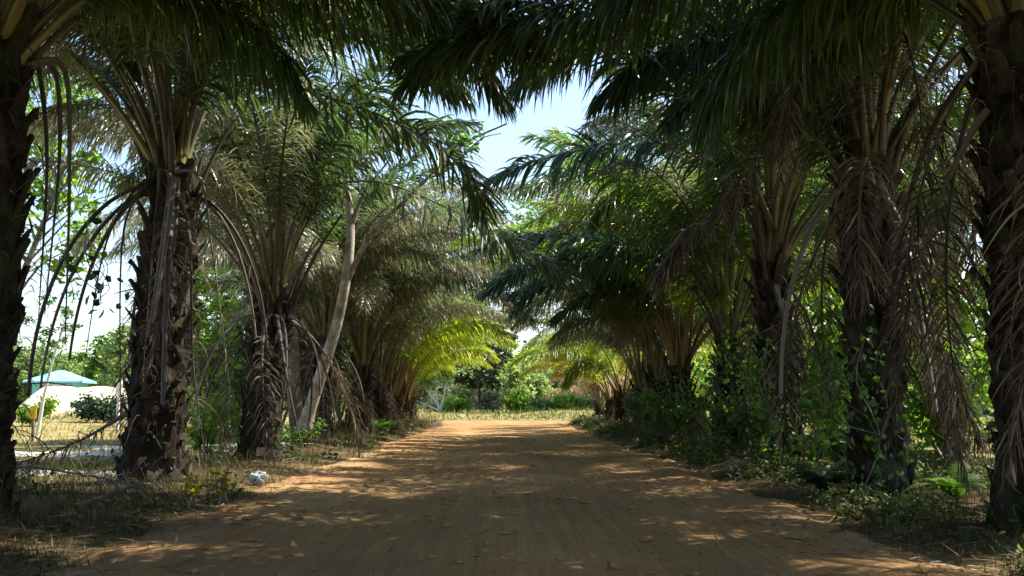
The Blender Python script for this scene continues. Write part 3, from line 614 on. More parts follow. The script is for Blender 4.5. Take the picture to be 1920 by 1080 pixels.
hero('R2', [W(1660, 560, 11.8), W(1690, 570, 11.4), W(1730, 640, 11.3), W(1770, 740, 11.2), W(1800, 850, 11.2)], 314, 'dead', 'dead_leaf', 'dead_stalk', 150, .7, .03, label='grey withered frond with thread thin leaflets')
for q, (key, pts) in enumerate([
    ('R1', [(1900, 100, 8.7), (1700, -120, 9.1), (1500, -150, 9.4), (1300, -60, 9.6), (1100, 30, 9.8), (900, 80, 10.0), (760, 110, 10.1)]),
    ('L1', [(10, 150, 9.0), (150, -120, 9.3), (320, -170, 9.6), (520, -90, 9.9), (720, -20, 10.1), (900, 50, 10.3), (1040, 110, 10.4)]),
    ('R2', [(1640, 400, 11.8), (1560, 200, 11.9), (1450, 100, 12.0), (1330, 85, 12.1), (1210, 125, 12.2), (1120, 190, 12.3)]),
    ('R2', [(1640, 400, 11.8), (1580, 120, 12.3), (1400, 20, 12.7), (1200, 30, 13.1), (1050, 100, 13.4), (960, 170, 13.5)]),
    ('L2', [(300, 300, 13.6), (380, 120, 13.4), (520, 20, 13.2), (680, 30, 13.0), (800, 100, 12.9), (870, 180, 12.8)]),
    ('L2', [(300, 300, 13.6), (420, 60, 13.0), (600, -30, 12.5), (760, 20, 12.1), (880, 105, 11.9), (945, 190, 11.8)]),
    ('L1', [(10, 150, 9.0), (120, -20, 9.5), (250, -50, 9.9), (380, 10, 10.1), (500, 90, 10.3), (570, 190, 10.4)]),
    ('R1', [(1900, 100, 8.7), (1800, -100, 9.0), (1620, -60, 9.4), (1470, 30, 9.7), (1370, 140, 9.8), (1320, 240, 9.9)]),
    ('R1', [(1900, 100, 8.7), (1790, -60, 9.2), (1650, -20, 9.9), (1540, 60, 10.5), (1480, 170, 10.9)])]):
    hero(key, [W(*p_) for p_ in pts], 385+q, nl=280, Lm=1.0, wd=.034, hang=1.9, start=.2, curl=.4)
for q, (key, pts) in enumerate([  # extra fronds high over the road, added to shade the left verge
    ('L1', [(-4.6, 8.9, 4.3), (-3.5, 8.6, 5.6), (-1.8, 8.3, 6.2), (0, 8, 6.0), (1.3, 7.8, 5.4)]),
    ('L0', [(-4.6, 4.2, 4.6), (-3.2, 5, 6), (-1.4, 6, 6.5), (.4, 7, 6.1), (1.6, 7.6, 5.3)]),
    ('L1', [(-4.6, 8.8, 4.4), (-3.9, 8.0, 5.6), (-2.8, 7.2, 6.0), (-1.2, 6.2, 5.9), (0, 5.5, 5.3)]),
    ('R1', [(4.5, 8.6, 4.4), (3, 8.5, 6), (1.2, 8.4, 6.8), (-.6, 8.3, 6.6), (-1.8, 8.2, 5.8)]),
    ('R1', [(4.5, 8.6, 4.4), (3.2, 7.6, 6.2), (1.5, 6.9, 7), (-.2, 6.3, 6.7), (-1.5, 6, 5.9)]),
    ('L1', [(-4.6, 8.9, 4.3), (-3.8, 9.8, 5.7), (-2.4, 10.6, 6.2), (-.8, 11.2, 6.0), (.4, 11.6, 5.4)]),
    ('R0', [(4.6, 3.9, 4.6), (3.2, 4.2, 6), (1.6, 4.6, 6.8), (0, 5, 6.6), (-1.4, 5.3, 5.8)]),
    ('L0', [(-4.6, 4.2, 4.6), (-3.6, 5.2, 5.8), (-2.6, 6.2, 6.1), (-1.5, 7.2, 5.9), (-.6, 8, 5.4)]),
    ('R0', [(4.6, 3.9, 4.6), (3.4, 5.2, 6.0), (2.0, 6.6, 6.4), (.4, 8.0, 6.1), (-.8, 9.0, 5.6)])]):
    hero(key, [np.array(p_) for p_ in pts], 420+q, nl=320, Lm=1.1, wd=.045, hang=1.4, start=.15)
for q, pts in enumerate([[(1640, 350, 11.7), (1600, 170, 11.2), (1530, 100, 10.6), (1480, 190, 10.2), (1465, 340, 10.1)],
                         [(1650, 350, 11.7), (1660, 160, 11.0), (1690, 60, 10.3), (1720, 160, 9.9), (1735, 330, 9.8)],
                         [(1630, 350, 11.8), (1560, 230, 11.6), (1470, 230, 11.4), (1400, 330, 11.2), (1375, 440, 11.1)],
                         [(1660, 370, 11.8), (1720, 250, 11.6), (1790, 260, 11.3), (1820, 380, 11.1), (1825, 520, 11.0)],
                         [(1640, 380, 11.6), (1625, 300, 11.0), (1615, 330, 10.6), (1610, 440, 10.5), (1612, 560, 10.5)]]):
    hero('R2', [W(*p_) for p_ in pts], 370+q, 'dead', 'dead_leaf', 'dead_stalk', 150, .8, .03, .15, label='withered brown frond arching down in the crown')
for q, (a, b, c, Y) in enumerate([((250, 360), (195, 470), (152, 718), 13.0), ((262, 360), (228, 470), (226, 860), 13.1), ((318, 330), (314, 470), (318, 640), 12.9), ((352, 420), (362, 680), (392, 908), 12.8), ((372, 330), (398, 470), (430, 720), 13.0), ((300, 330), (285, 480), (268, 700), 13.0)]):
    hero('L2', [W(300, 330, 13.5), W(*a, Y), W(*b, Y), W(*c, Y)], 330+q, 'bare', 'dead_leaf', 'dead_stalk', 60, .35, .012, .3, 'bare_stalk', 'bare grey stalk hanging with its leaflets gone', 1.0)
for q, (a, b, c, Y) in enumerate([((70, 120), (88, 300), (72, 600), 9.3), ((100, 130), (112, 280), (84, 590), 9.5), ((120, 130), (130, 330), (122, 650), 9.2)]):
    hero('L1', [np.array([-4.5, 9.0, 4.2]), W(*a, Y), W(*b, Y), W(*c, Y)], 340+q, 'bare', 'dead_leaf', 'dead_stalk', 80, .5, .010, .3, 'bare_stalk', 'bare grey stalk hanging with its leaflets gone', 1.3)

# stalks of the farther palms arching low over the road
for q, (key, lm, pts, Ys) in enumerate([
    ('L5', 'palm_leaf_dry_sheen', [(672, 700), (690, 560), (760, 480), (850, 490), (930, 545), (975, 600)], (29.3, 28)),
    ('L5', 'palm_leaf_dry_sheen', [(672, 700), (680, 540), (720, 440), (800, 400), (890, 430)], (29.3, 28.5)),
    ('L6', 'palm_leaf_dry_sheen', [(728, 760), (748, 640), (810, 560), (890, 545), (960, 575), (1010, 620)], (33.2, 32)),
    ('L6', 'palm_leaf_lime', [(728, 760), (760, 680), (830, 620), (900, 605), (950, 625)], (33.2, 32.2)),
    ('L7', 'palm_leaf_lime', [(752, 765), (780, 690), (840, 640), (910, 625), (968, 645)], (37.6, 36.5)),
    ('L8', 'palm_leaf_lime', [(772, 770), (800, 705), (845, 665), (895, 655), (930, 672)], (42, 41)),
    ('R5', 'palm_leaf_blue', [(1290, 700), (1270, 570), (1190, 500), (1090, 500), (1010, 540), (960, 590)], (24.4, 24)),
    ('R5', 'palm_leaf', [(1290, 700), (1260, 600), (1180, 550), (1100, 560), (1040, 600)], (24.4, 23.6)),
    ('R6', 'palm_leaf_dry_sheen', [(1240, 745), (1220, 620), (1150, 545), (1070, 540), (1000, 575), (965, 610)], (28.8, 28)),
    ('R6', 'palm_leaf_dry_sheen', [(1240, 745), (1215, 660), (1150, 600), (1085, 600), (1040, 630)], (28.8, 28)),
    ('R7', 'palm_leaf_dry_sheen', [(1200, 755), (1185, 680), (1130, 630), (1075, 625), (1035, 650)], (33.5, 33)),
    ('R8', 'palm_leaf_lime', [(1166, 760), (1150, 690), (1105, 645), (1060, 630), (1030, 640)], (38.2, 37.5)),
    ('R4', 'palm_leaf_blue', [(1357, 640), (1300, 545), (1200, 490), (1080, 482), (980, 505), (905, 550)], (20.2, 19.6)),
    ('R4', 'palm_leaf_bright', [(1357, 640), (1325, 500), (1280, 400), (1215, 350), (1150, 365), (1110, 420)], (20.2, 20.8)),
    ('R5', 'palm_leaf_blue', [(1290, 700), (1240, 585), (1150, 525), (1040, 520), (955, 555)], (24.4, 23.8)),
    ('R5', 'palm_leaf_lime', [(1290, 700), (1305, 520), (1325, 400), (1290, 330), (1235, 345), (1200, 410)], (24.4, 25.2)),
    ('R5', 'palm_leaf_lime', [(1290, 700), (1285, 540), (1265, 440), (1220, 400), (1170, 430)], (24.4, 25)),
    ('L4', 'palm_leaf_dry_sheen', [(606, 655), (650, 500), (740, 425), (850, 430), (935, 480), (990, 540)], (25.4, 24.6)),
    ('L4', 'palm_leaf_dry_sheen', [(606, 655), (640, 540), (700, 480), (780, 470), (850, 510)], (25.4, 24.9)),
    ('L5', 'palm_leaf_blue', [(672, 700), (735, 560), (835, 520), (930, 545), (1000, 600)], (29.3, 28.4)),
    ('L4', 'palm_leaf_dry_sheen', [(606, 655), (590, 520), (640, 400), (715, 365), (790, 430)], (25.4, 26)),
    ('L4', 'palm_leaf_dry_sheen', [(606, 655), (560, 500), (580, 400), (640, 360), (700, 400)], (25.4, 25.8)),
    ('R9', 'palm_leaf_gold', [(1146, 770), (1130, 700), (1100, 655), (1060, 655), (1042, 672)], (43, 41.8)),
    ('R8', 'palm_leaf_lime', [(1166, 760), (1148, 705), (1115, 680), (1078, 690), (1060, 725)], (38.2, 37)),
    ('R9', 'palm_leaf_gold', [(1146, 770), (1135, 720), (1100, 690), (1065, 685), (1045, 700)], (43, 42.5))]):
    hero(key, [W(a, b, np.interp(k, [0, len(pts)-1], Ys)) for k, (a, b) in enumerate(pts)], 360+q, leafmat=lm, stalkmat='petiole_gold', Lm=.85, wd=.028 if lm == 'palm_leaf_dry_sheen' else .04, start=.26, nl=210, hang=1.6 if lm == 'palm_leaf_dry_sheen' else 1.1, curl=.6 if lm == 'palm_leaf_dry_sheen' else .24)

# ------------------------------------------------------------------ broadleaf trees and bushes
def crown_points(centres, radii, n, g, shell=.55):
    c = g.integers(len(centres), size=n); d = nrm(g.normal(size=(n, 3)))
    r = radii[c][:, None]*(shell + (1-shell)*g.random((n, 1)))**.8*g.uniform(.55, 1, (n, 1))
    return centres[c] + d*r*np.array([1, 1, .8])

def tree(label, x, y, h, spread, trunk_r, seed, bark='grey_bark', leaf='broad_leaf', n_leaf=4000, leaf_l=.22, base=.35, clumps=26, lean=(0, 0), group=None, hang=.3, clump_r=.22, name='broadleaf_tree'):
    g = np.random.default_rng(seed); z0 = float(gz(x, y))-.05
    root = thing(name, label, 'tree', (x, y, z0), group)
    t = MB(); lx, ly = lean; tp = np.array([[0, 0, 0], [lx*.2+g.normal()*.05*h*.2, ly*.2, h*.3], [lx*.6, ly*.6+g.normal()*.05*h*.2, h*.6], [lx, ly, h*.88]])
    P = catmull(tp, 18); tube(t, P, np.linspace(1.15, .18, 18)*trunk_r, 8)
    cs, rs = [], []
    for k in range(clumps):
        u = base + (1-base)*(k+.5)/clumps; p0 = P[int(np.clip(u*.85, 0, .99)*17)]
        az = k*2.4+g.normal()*.4; prof = math.sin(PI*np.clip((u-base)/(1-base)*.86+.12, 0, 1))**.6
        ln = spread*prof*g.uniform(.45, 1.0); up = g.uniform(.15, .6)*ln
        p1 = np.array([p0[0]+ln*math.cos(az), p0[1]+ln*math.sin(az), min(max(h*u, p0[2]+up*.4), h)])
        mid = (p0+p1)/2 + np.array([0, 0, ln*.12]) + g.normal(size=3)*ln*.06
        tube(t, catmull([p0, mid, p1], 8), np.linspace(.42, .08, 8)*trunk_r*(1.1-u*.6), 5)
        cs.append(p1); rs.append(spread*clump_r*g.uniform(.7, 1.4))
        if g.random() < .6: cs.append(mid+g.normal(size=3)*spread*.1+np.array([0, 0, .1*ln])); rs.append(spread*clump_r*g.uniform(.5, 1))
    ob('trunk', t.mesh('tree_trunk', M[bark]), root)
    c = MB(); cs = np.array(cs); rs = np.array(rs)
    Q = crown_points(cs, rs, n_leaf, g, .2)
    tone = np.clip(g.normal(.5, .2, n_leaf) , 0, 1)
    leaves(c, Q, leaf_l*g.uniform(.6, 1.3, n_leaf), leaf_l*.5*g.uniform(.6, 1.3, n_leaf), tone, 0, hang)
    ob('crown', c.mesh('tree_crown', M[leaf]), root)
    return root

def shrub(label, x, y, h, r, seed, leaf='broad_leaf', n=1400, leaf_l=.12, group=None, name='shrub', cat='shrub', stems=7, hang=.2):
    g = np.random.default_rng(seed); z0 = float(gz(x, y))-.02
    root = thing(name, label, cat, (x, y, z0), group)
    t = MB(); cs, rs = [], []
    for k in range(stems):
        az = g.random()*2*PI; rr = r*g.uniform(.2, .9); p1 = np.array([rr*math.cos(az), rr*math.sin(az), h*g.uniform(.45, .95)])
        tube(t, catmull([np.array([g.normal()*.08, g.normal()*.08, 0]), p1*np.array([.45, .45, .55]), p1], 8), np.linspace(.02, .005, 8)*max(1, h*.7), 5)
        for u in (.55, .8, 1.0): cs.append(p1*np.array([u, u, u])); rs.append(r*g.uniform(.28, .5))
    ob('stems', t.mesh('shrub_stems', M['grey_bark']), root)
    c = MB(); cs = np.array(cs); rs = np.array(rs); Q = crown_points(cs, rs, n, g, .1); Q[:, 2] = np.maximum(Q[:, 2], .04)
    leaves(c, Q, leaf_l*g.uniform(.6, 1.3, n), leaf_l*.55*g.uniform(.6, 1.3, n), np.clip(g.normal(.5, .2, n), 0, 1), 0, hang)
    ob('foliage', c.mesh('shrub_leaves', M[leaf]), root)
    return root

# leaning pale tree by the fourth left palm
root = thing('leaning_tree', 'pale barked tree leaning right among the left palms with a forked upper trunk', 'tree', tuple(W(572, 812, 21.6)*np.array([1, 1, 0])))
o = np.array(root.location); t = MB()
P = catmull([W(566, 818, 21.6), W(596, 720, 21.5), W(631, 610, 21.4), W(652, 500, 21.3), W(657, 420, 21.3), W(650, 350, 21.3), W(640, 270, 21.2)], 34)-o
tube(t, P, np.interp(np.linspace(0, 1, 34), [0, .08, .5, 1], [.20, .135, .105, .06]), 10)
P2 = catmull([W(640, 560, 21.4), W(672, 480, 21.2), W(712, 418, 20.9), W(750, 385, 20.7), W(800, 335, 20.4), W(870, 270, 20.0), W(950, 232, 19.6)], 26)-o
tube(t, P2, np.linspace(.065, .018, 26), 7)
tube(t, catmull([W(660, 420, 21.3), W(672, 385, 21.2), W(690, 350, 21.1), W(730, 300, 21.0)], 14)-o, np.linspace(.06, .02, 14), 6)
tube(t, catmull([W(800, 335, 20.4), W(840, 318, 20.3), W(900, 262, 20.1), W(940, 250, 20.0)], 12)-o, np.linspace(.03, .01, 12), 5)
ob('trunk', t.mesh('leaning_trunk', M['pale_bark']), root)
c = MB(); g = np.random.default_rng(5); cs = np.array([W(640, 260, 21.2), W(720, 230, 20.8), W(860, 260, 20.0), W(600, 300, 21.4)])-o
leaves(c, crown_points(cs, np.array([1.0, 1.0, .7, .9]), 900, g, .1), .16, .07, g.random(900), 0, .5)
ob('crown', c.mesh('leaning_crown', M['broad_leaf']), root)
# second pale trunk behind it, with a lopped limb
root = thing('pale_tree', 'straight pale trunk with a sawn side limb behind the left palms', 'tree', tuple(W(553, 790, 27)*np.array([1, 1, 0])))
o = np.array(root.location); t = MB()
tube(t, catmull([W(556, 800, 27), W(549, 700, 27), W(551, 620, 27), W(555, 560, 27), W(560, 420, 27), W(556, 300, 27)], 24)-o, np.linspace(.20, .12, 24), 9)
tube(t, catmull([W(549, 645, 27), W(538, 632, 26.8), W(526, 628, 26.7)], 6)-o, np.linspace(.11, .08, 6), 7)
ob('trunk', t.mesh('pale_trunk', M['grey_bark']), root)
c = MB(); cs = np.array([W(556, 300, 27), W(500, 330, 27), W(620, 280, 27.5), W(560, 230, 27)])-o
leaves(c, crown_points(cs, np.array([1.4, 1.2, 1.3, 1.3]), 1500, g, .1), .18, .09, g.random(1500), 0, .4)
ob('crown', c.mesh('pale_crown', M['broad_leaf']), root)

# trees beyond the left field
tree('tall airy broadleaf tree whose branches hang above the left field', -12.4, 24.0, 9.2, 2.7, .12, 401, 'grey_bark', 'bright_leaf', 3000, .24, .52, 22, (2.0, 0), None, .5, .26)
tree('thin pale barked sapling in the left field near the yellow marker', -14.6, 31.5, 4.6, 1.2, .06, 402, 'white_bark', 'broad_leaf', 500, .14, .6, 9, (.8, 0))
lf = 'trees along the far edge of the left field'
for k, (px, Y, h, sp, lm) in enumerate([(60, 88, 5.6, 4, 'broad_leaf'), (130, 92, 5.2, 4.5, 'hazed_leaf'), (195, 84, 6.6, 2.6, 'broad_leaf'), (240, 78, 6.9, 2.4, 'hazed_leaf'), (300, 80, 7.0, 3, 'broad_leaf'), (-10, 86, 6.5, 4, 'hazed_leaf'), (400, 70, 11.5, 5, 'broad_leaf'), (470, 62, 12, 5.5, 'broad_leaf'), (540, 66, 12.5, 5.5, 'dark_leaf')]):
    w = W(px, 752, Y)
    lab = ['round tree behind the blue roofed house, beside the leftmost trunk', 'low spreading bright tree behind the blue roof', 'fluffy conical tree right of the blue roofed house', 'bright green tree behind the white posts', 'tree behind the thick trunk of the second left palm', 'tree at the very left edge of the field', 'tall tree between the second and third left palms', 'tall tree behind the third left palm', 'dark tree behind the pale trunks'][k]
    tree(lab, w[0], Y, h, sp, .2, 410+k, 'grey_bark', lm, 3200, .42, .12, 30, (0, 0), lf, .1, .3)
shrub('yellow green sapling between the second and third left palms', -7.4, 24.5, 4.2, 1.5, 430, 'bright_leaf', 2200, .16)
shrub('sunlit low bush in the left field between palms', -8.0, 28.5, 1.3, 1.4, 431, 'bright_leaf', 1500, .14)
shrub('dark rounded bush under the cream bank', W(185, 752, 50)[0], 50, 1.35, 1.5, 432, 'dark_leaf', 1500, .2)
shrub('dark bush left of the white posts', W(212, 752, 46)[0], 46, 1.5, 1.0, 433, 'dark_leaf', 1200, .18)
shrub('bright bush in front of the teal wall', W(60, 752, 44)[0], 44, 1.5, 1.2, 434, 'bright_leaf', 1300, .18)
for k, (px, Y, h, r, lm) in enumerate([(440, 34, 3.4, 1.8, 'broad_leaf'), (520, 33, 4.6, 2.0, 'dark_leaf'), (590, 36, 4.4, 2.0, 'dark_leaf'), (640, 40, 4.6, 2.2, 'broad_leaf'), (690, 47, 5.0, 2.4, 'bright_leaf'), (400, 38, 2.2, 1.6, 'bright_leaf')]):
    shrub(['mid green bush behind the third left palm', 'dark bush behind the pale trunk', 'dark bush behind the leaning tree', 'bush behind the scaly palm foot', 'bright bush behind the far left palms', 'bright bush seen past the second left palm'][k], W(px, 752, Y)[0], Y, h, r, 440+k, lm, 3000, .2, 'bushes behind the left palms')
shrub('leafy green creeper clump at the left foot of the third palm', -5.35, 18.0, 1.15, .42, 450, 'bright_leaf', 420, .12)
shrub('small weedy plant growing by the road in front of the second left palm', -3.52, 11.3, .34, .16, 451, 'yellow_leaf', 150, .06)
shrub('taller weedy plant left of the white plastic bag', -3.2, 11.4, .4, .14, 452, 'yellow_leaf', 150, .06)
shrub('weeds by the foot of the leaning tree', -4.45, 21.5, .6, .6, 453, 'broad_leaf', 700, .09)

# bushes and trees on the right
rg = 'bushes between the right hand palms'
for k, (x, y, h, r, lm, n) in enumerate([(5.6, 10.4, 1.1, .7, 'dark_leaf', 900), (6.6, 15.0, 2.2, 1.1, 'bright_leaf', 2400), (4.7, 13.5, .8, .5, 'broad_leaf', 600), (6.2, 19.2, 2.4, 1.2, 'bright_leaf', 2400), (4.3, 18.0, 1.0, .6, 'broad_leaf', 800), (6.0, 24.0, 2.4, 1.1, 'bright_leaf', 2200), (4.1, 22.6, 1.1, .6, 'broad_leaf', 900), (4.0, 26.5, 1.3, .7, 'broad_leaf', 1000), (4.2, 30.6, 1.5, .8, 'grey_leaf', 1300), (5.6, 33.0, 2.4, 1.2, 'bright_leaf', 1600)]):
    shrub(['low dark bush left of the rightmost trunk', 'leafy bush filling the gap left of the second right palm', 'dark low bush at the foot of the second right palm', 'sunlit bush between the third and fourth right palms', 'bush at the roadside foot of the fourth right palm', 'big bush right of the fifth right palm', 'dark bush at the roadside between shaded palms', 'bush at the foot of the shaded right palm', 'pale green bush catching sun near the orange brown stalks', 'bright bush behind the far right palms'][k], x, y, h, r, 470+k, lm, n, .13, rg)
rt = 'trees beyond the right hand palms'
for k, (x, y, h, sp, lm) in enumerate([(10.2, 17.5, 5.2, 2.2, 'bright_leaf'), (14, 24, 5.6, 2.8, 'bright_leaf'), (10.8, 28, 5.0, 2.6, 'bright_leaf'), (18, 33, 7.0, 3.6, 'broad_leaf'), (12, 38, 6.4, 3.4, 'bright_leaf'), (27, 42, 8.5, 5, 'dark_leaf'), (21, 52, 8, 5, 'broad_leaf'), (34, 56, 9, 5, 'broad_leaf'), (13, 50, 7, 4, 'bright_leaf')]):
    tree(['bright drooping tree seen between the two rightmost trunks', 'bright tree behind the second right palm', 'tree behind the third right palm', 'tree behind the tin roofed hut', 'bright tree behind the fourth right palm', 'dark tree far right above the hut', 'far tree on the right beyond the hut', 'farthest tree at the right edge', 'bright far tree behind the shaded right palms'][k], x, y, h, sp, .16, 500+k, 'grey_bark', lm, 4200, .24 if y < 30 else .34, .12, 30, (0, 0), rt, .6, .3)

# ---- far end: bush belt, forest, dark tree
fb = 'sunlit shrubs behind the grass bank'
for k in range(12):
    px = 830 + k*26 + RNG.normal()*6; Y = 66+RNG.random()*6
    shrub(['leftmost', 'second', 'third', 'fourth', 'fifth', 'sixth', 'seventh', 'eighth', 'ninth', 'tenth', 'eleventh', 'rightmost'][k]+' sunlit shrub along the bank at the tunnel end', W(px, 752, Y)[0], Y, RNG.uniform(1.3, 2.4), RNG.uniform(1.0, 1.6), 520+k, ['hazed_leaf', 'bright_leaf', 'hazed_leaf', 'grey_leaf'][k % 4], 1100, .24, fb)
ft = 'forest trees beyond the tunnel end'
for k in range(18):
    px = 800 + (k*197 % 340) + RNG.normal()*6; Y = 84+ (k % 6)*7; top = [690, 668, 700, 655, 715, 680][k % 6]; top = max(top, 705) if 980 < px < 1055 else top; h = (752-top)/1867*Y+1.1
    tree(f'{"tall" if top < 675 else "low" if top > 695 else "middling"} {["grey leaved", "bright green", "green", "grey leaved", "light green", "green"][(k*5+k//6) % 6]} forest tree seen through the tunnel end', W(px, 752, Y)[0], Y, h, h*.36, .11, 540+k, 'white_bark', ['grey_leaf', 'hazed_leaf', 'bright_leaf', 'grey_leaf', 'hazed_leaf', 'hazed_leaf'][(k*5+k//6) % 6], 1700, .42, .22, 18, (0, 0), ft, .1, .32, 'forest_tree')
tree('dark crowned tree just left of centre behind the grass bank', -1.5, 63, 8.4, 2.9, .08, 570, 'palm_bark', 'dark_leaf', 5200, .34, .24, 30, (-.5, 0), None, .5, .24)
tree('dark leaved tree behind the yellow palms at the tunnel end', 9.0, 66, 8.6, 5.0, .28, 571, 'grey_bark', 'dark_leaf', 3800, .4, .3, 24, (0, 0), None, .4, .24)
tree('tall sunlit broadleaf tree seen through the gap in the palm roof', 6.5, 72, 18, 7.5, .35, 572, 'grey_bark', 'broad_leaf', 7500, .42, .4, 34, (-1, 0), None, .3, .26)
root = thing('bare_tree', 'small white barked tree forking low beside the track at the left tunnel end', 'tree', tuple(W(826, 776, 63)*np.array([1, 1, 0])))
o = np.array(root.location); t = MB()
for a, b in (((812, 745), (792, 722)), ((820, 750), (812, 700)), ((833, 740), (838, 700)), ((806, 762), (782, 752))):
    tube(t, catmull([W(826, 780, 63), W(825, 772, 63), W(*a, 63), W(*b, 63)], 12)-o, np.linspace(.12, .03, 12), 6)
ob('trunk', t.mesh('bare_trunk', M['white_bark']), root)
c = MB(); leaves(c, crown_points(np.array([W(800, 715, 63), W(836, 700, 63)])-o, np.array([1.0, .9]), 500, g, .1), .24, .12, g.random(500), 0, .2)
ob('crown', c.mesh('bare_crown', M['bright_leaf']), root)
# far wood that reads as one mass
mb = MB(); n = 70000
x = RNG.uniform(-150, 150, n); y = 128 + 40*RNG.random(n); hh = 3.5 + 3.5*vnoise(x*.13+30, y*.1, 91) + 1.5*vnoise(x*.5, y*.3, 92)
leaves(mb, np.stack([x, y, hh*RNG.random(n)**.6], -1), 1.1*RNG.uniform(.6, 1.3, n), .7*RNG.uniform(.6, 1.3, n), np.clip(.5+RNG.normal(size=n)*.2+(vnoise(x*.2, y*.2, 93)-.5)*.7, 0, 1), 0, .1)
tag(ob('forest', mb.mesh('forest', M['hazed_leaf'])), 'distant green wood closing the view', 'forest', kind='stuff')

# ---- ferns at palm feet
def fern(label, x, y, sc, seed, n=22, leaf='broad_leaf'):
    g = np.random.default_rng(seed); mb = MB()
    for k in range(n):
        az = g.random()*2*PI; P = arc(g.uniform(50, 80), g.uniform(-60, -10), 1.1, g.uniform(.5, .95)*sc, 12)
        P = P @ np.array([[math.cos(az), math.sin(az), 0], [-math.sin(az), math.cos(az), 0], [0, 0, 1]])
        tube(mb, P, np.linspace(.006, .002, 12)*sc, 4)
        u = np.repeat(np.linspace(.15, .98, 18), 2); sd_ = np.tile([-1.0, 1.0], 18); s = np.linspace(0, 1, 12)
        q = np.stack([np.interp(u, s, P[:, c]) for c in range(3)], -1); T = nrm(np.gradient(P, axis=0)); tq = np.stack([np.interp(u, s, T[:, c]) for c in range(3)], -1)
        sv = nrm(np.cross(tq, [0, 0, 1.0]))*sd_[:, None]
        strips(mb, q, nrm(sv+tq*.4), .16*sc*np.sin(PI*np.clip(u, .12, .93)), np.full(36, .03*sc), tq, .5, 4, np.clip(g.normal(.5, .2), 0, 1))
    return tag(ob('fern', mb.mesh('fern', M[leaf]), None, (x, y, float(gz(x, y)))), label, 'fern')
fern('large fern clump at the foot of the low left palm', -3.6, 31.8, 1.25, 601)
fern('second fern clump nearer the scaly palm foot', -3.95, 30.8, 1.0, 602)
fern('dark fern clump left of the second right palm foot', 3.75, 11.9, .85, 603, 20, 'dark_leaf')
fern('dark fern clump right of the second right palm foot', 4.75, 10.6, .8, 605, 20)
fern('fern at the roadside foot of the third right palm', 3.95, 15.2, .7, 606, 18, 'dark_leaf')

# ---- vines hanging between trunks
def vine(label, pts, seed, leaf='broad_leaf', n=120, leaf_l=.11, spread=.12):
    g = np.random.default_rng(seed); P = catmull(pts, 30); o = P[-1]*np.array([1, 1, 0]); P = P-o
    root = thing('vine', label, 'vine', tuple(o)); t = MB(); tube(t, P, .007, 5)
    for q in range(5):
        a_ = P[int(g.integers(2, 12))]; b_ = P[int(g.integers(16, 29))]
        tube(t, catmull([a_, (a_+b_)/2+g.normal(size=3)*spread*.9, b_+g.normal(size=3)*spread*.5], 12), .005, 4)
    ob('stem', t.mesh('vine_stem', M['grey_bark']), root)
    c = MB(); q = P[g.integers(30, size=n)] + g.normal(size=(n, 3))*spread
    leaves(c, q, leaf_l*g.uniform(.6, 1.4, n), leaf_l*.8*g.uniform(.6, 1.3, n), np.clip(g.normal(.5, .2, n), 0, 1), 0, .8)
    ob('foliage', c.mesh('vine_leaves', M[leaf]), root)
vine('leafy vine climbing the left side of the third left palm', [W(425, 560, 18), W(432, 680, 18), W(425, 760, 18), W(432, 850, 18)], 611, 'bright_leaf', 130, .12)
vine('dark vine draping left of the second right palm', [W(1600, 560, 12.4), W(1575, 660, 12.6), W(1545, 740, 12.6), W(1560, 850, 12.4)], 612, 'broad_leaf', 330, .12, .26)
vine('vine climbing the front of the third right palm', [W(1440, 640, 15.3), W(1425, 720, 15.2), W(1450, 790, 15.2), W(1462, 870, 15.2)], 613, 'broad_leaf', 110, .12)
vine('vine with round leaves hanging in the gap right of the fourth right palm', [W(1420, 600, 18), W(1405, 680, 18), W(1410, 760, 18), W(1400, 830, 18)], 614, 'bright_leaf', 420, .11, .26)
for q, (lb, x, y, h, n_) in enumerate([('ivy like creeper wrapping the foot of the second right palm', 4.1, 11.5, 1.9, 260), ('creeper wrapping the third right palm up to its crown', 4.15, 15.5, 1.8, 360), ('creeper round the fourth right palm', 4.2, 19.9, 1.9, 420), ('creeper round the fifth right palm', 4.2, 24.1, 1.6, 420), ('creeper at the foot of the sixth right palm', 4.2, 28.5, 1.5, 380)]):
    z0 = float(gz(x, y)); vine(lb, [np.array([x+.15, y+.1, z0+h]), np.array([x-.1, y-.15, z0+h*.7]), np.array([x+.12, y-.2, z0+h*.35]), np.array([x-.1, y-.15, z0])], 630+q, 'broad_leaf', int(n_*.8), .085, .2)
vine('dark leafed vine trailing by the leftmost trunk', [W(168, 400, 10.5), W(160, 470, 10.5), W(185, 540, 10.5), W(190, 570, 10.4)], 615, 'dark_leaf', 24, .12, .12)

# ---- fallen frond, bag, posts, marker, buildings
def lying_frond(label, pts, seed, mat_='straw_leaf'):
    P = np.array(pts, float); P[:, 2] += gz(P[:, 0], P[:, 1]); o = P[0].copy(); P = catmull(P-o, 26)
    root = thing('fallen_frond', label, 'palm frond', tuple(o))
    sm, lm = frond_meshes(P, seed, 'dead', mat_, 'dead_stalk', 80, .55, .03, .8, .15)
    s = ob('stalk', sm, root); ob('leaflets', lm, root)
lying_frond('dry fallen frond lying beside the second left palm foot', [(-6.9, 12.6, .12), (-5.9, 12.2, .28), (-4.9, 11.9, .2), (-4.1, 11.7, .06)], 621)
lying_frond('greyish fallen frond heap left of the second left palm', [(-5.0, 13.3, .9), (-5.5, 13.0, .55), (-6.1, 12.8, .3), (-6.9, 12.7, .1)], 622, 'dead_leaf')
lying_frond('brown fallen frond on the shaded verge beside the leftmost trunk', [(-4.2, 9.9, .05), (-4.0, 10.7, .16), (-4.1, 11.5, .14), (-4.5, 12.3, .04)], 624, 'dead_leaf')
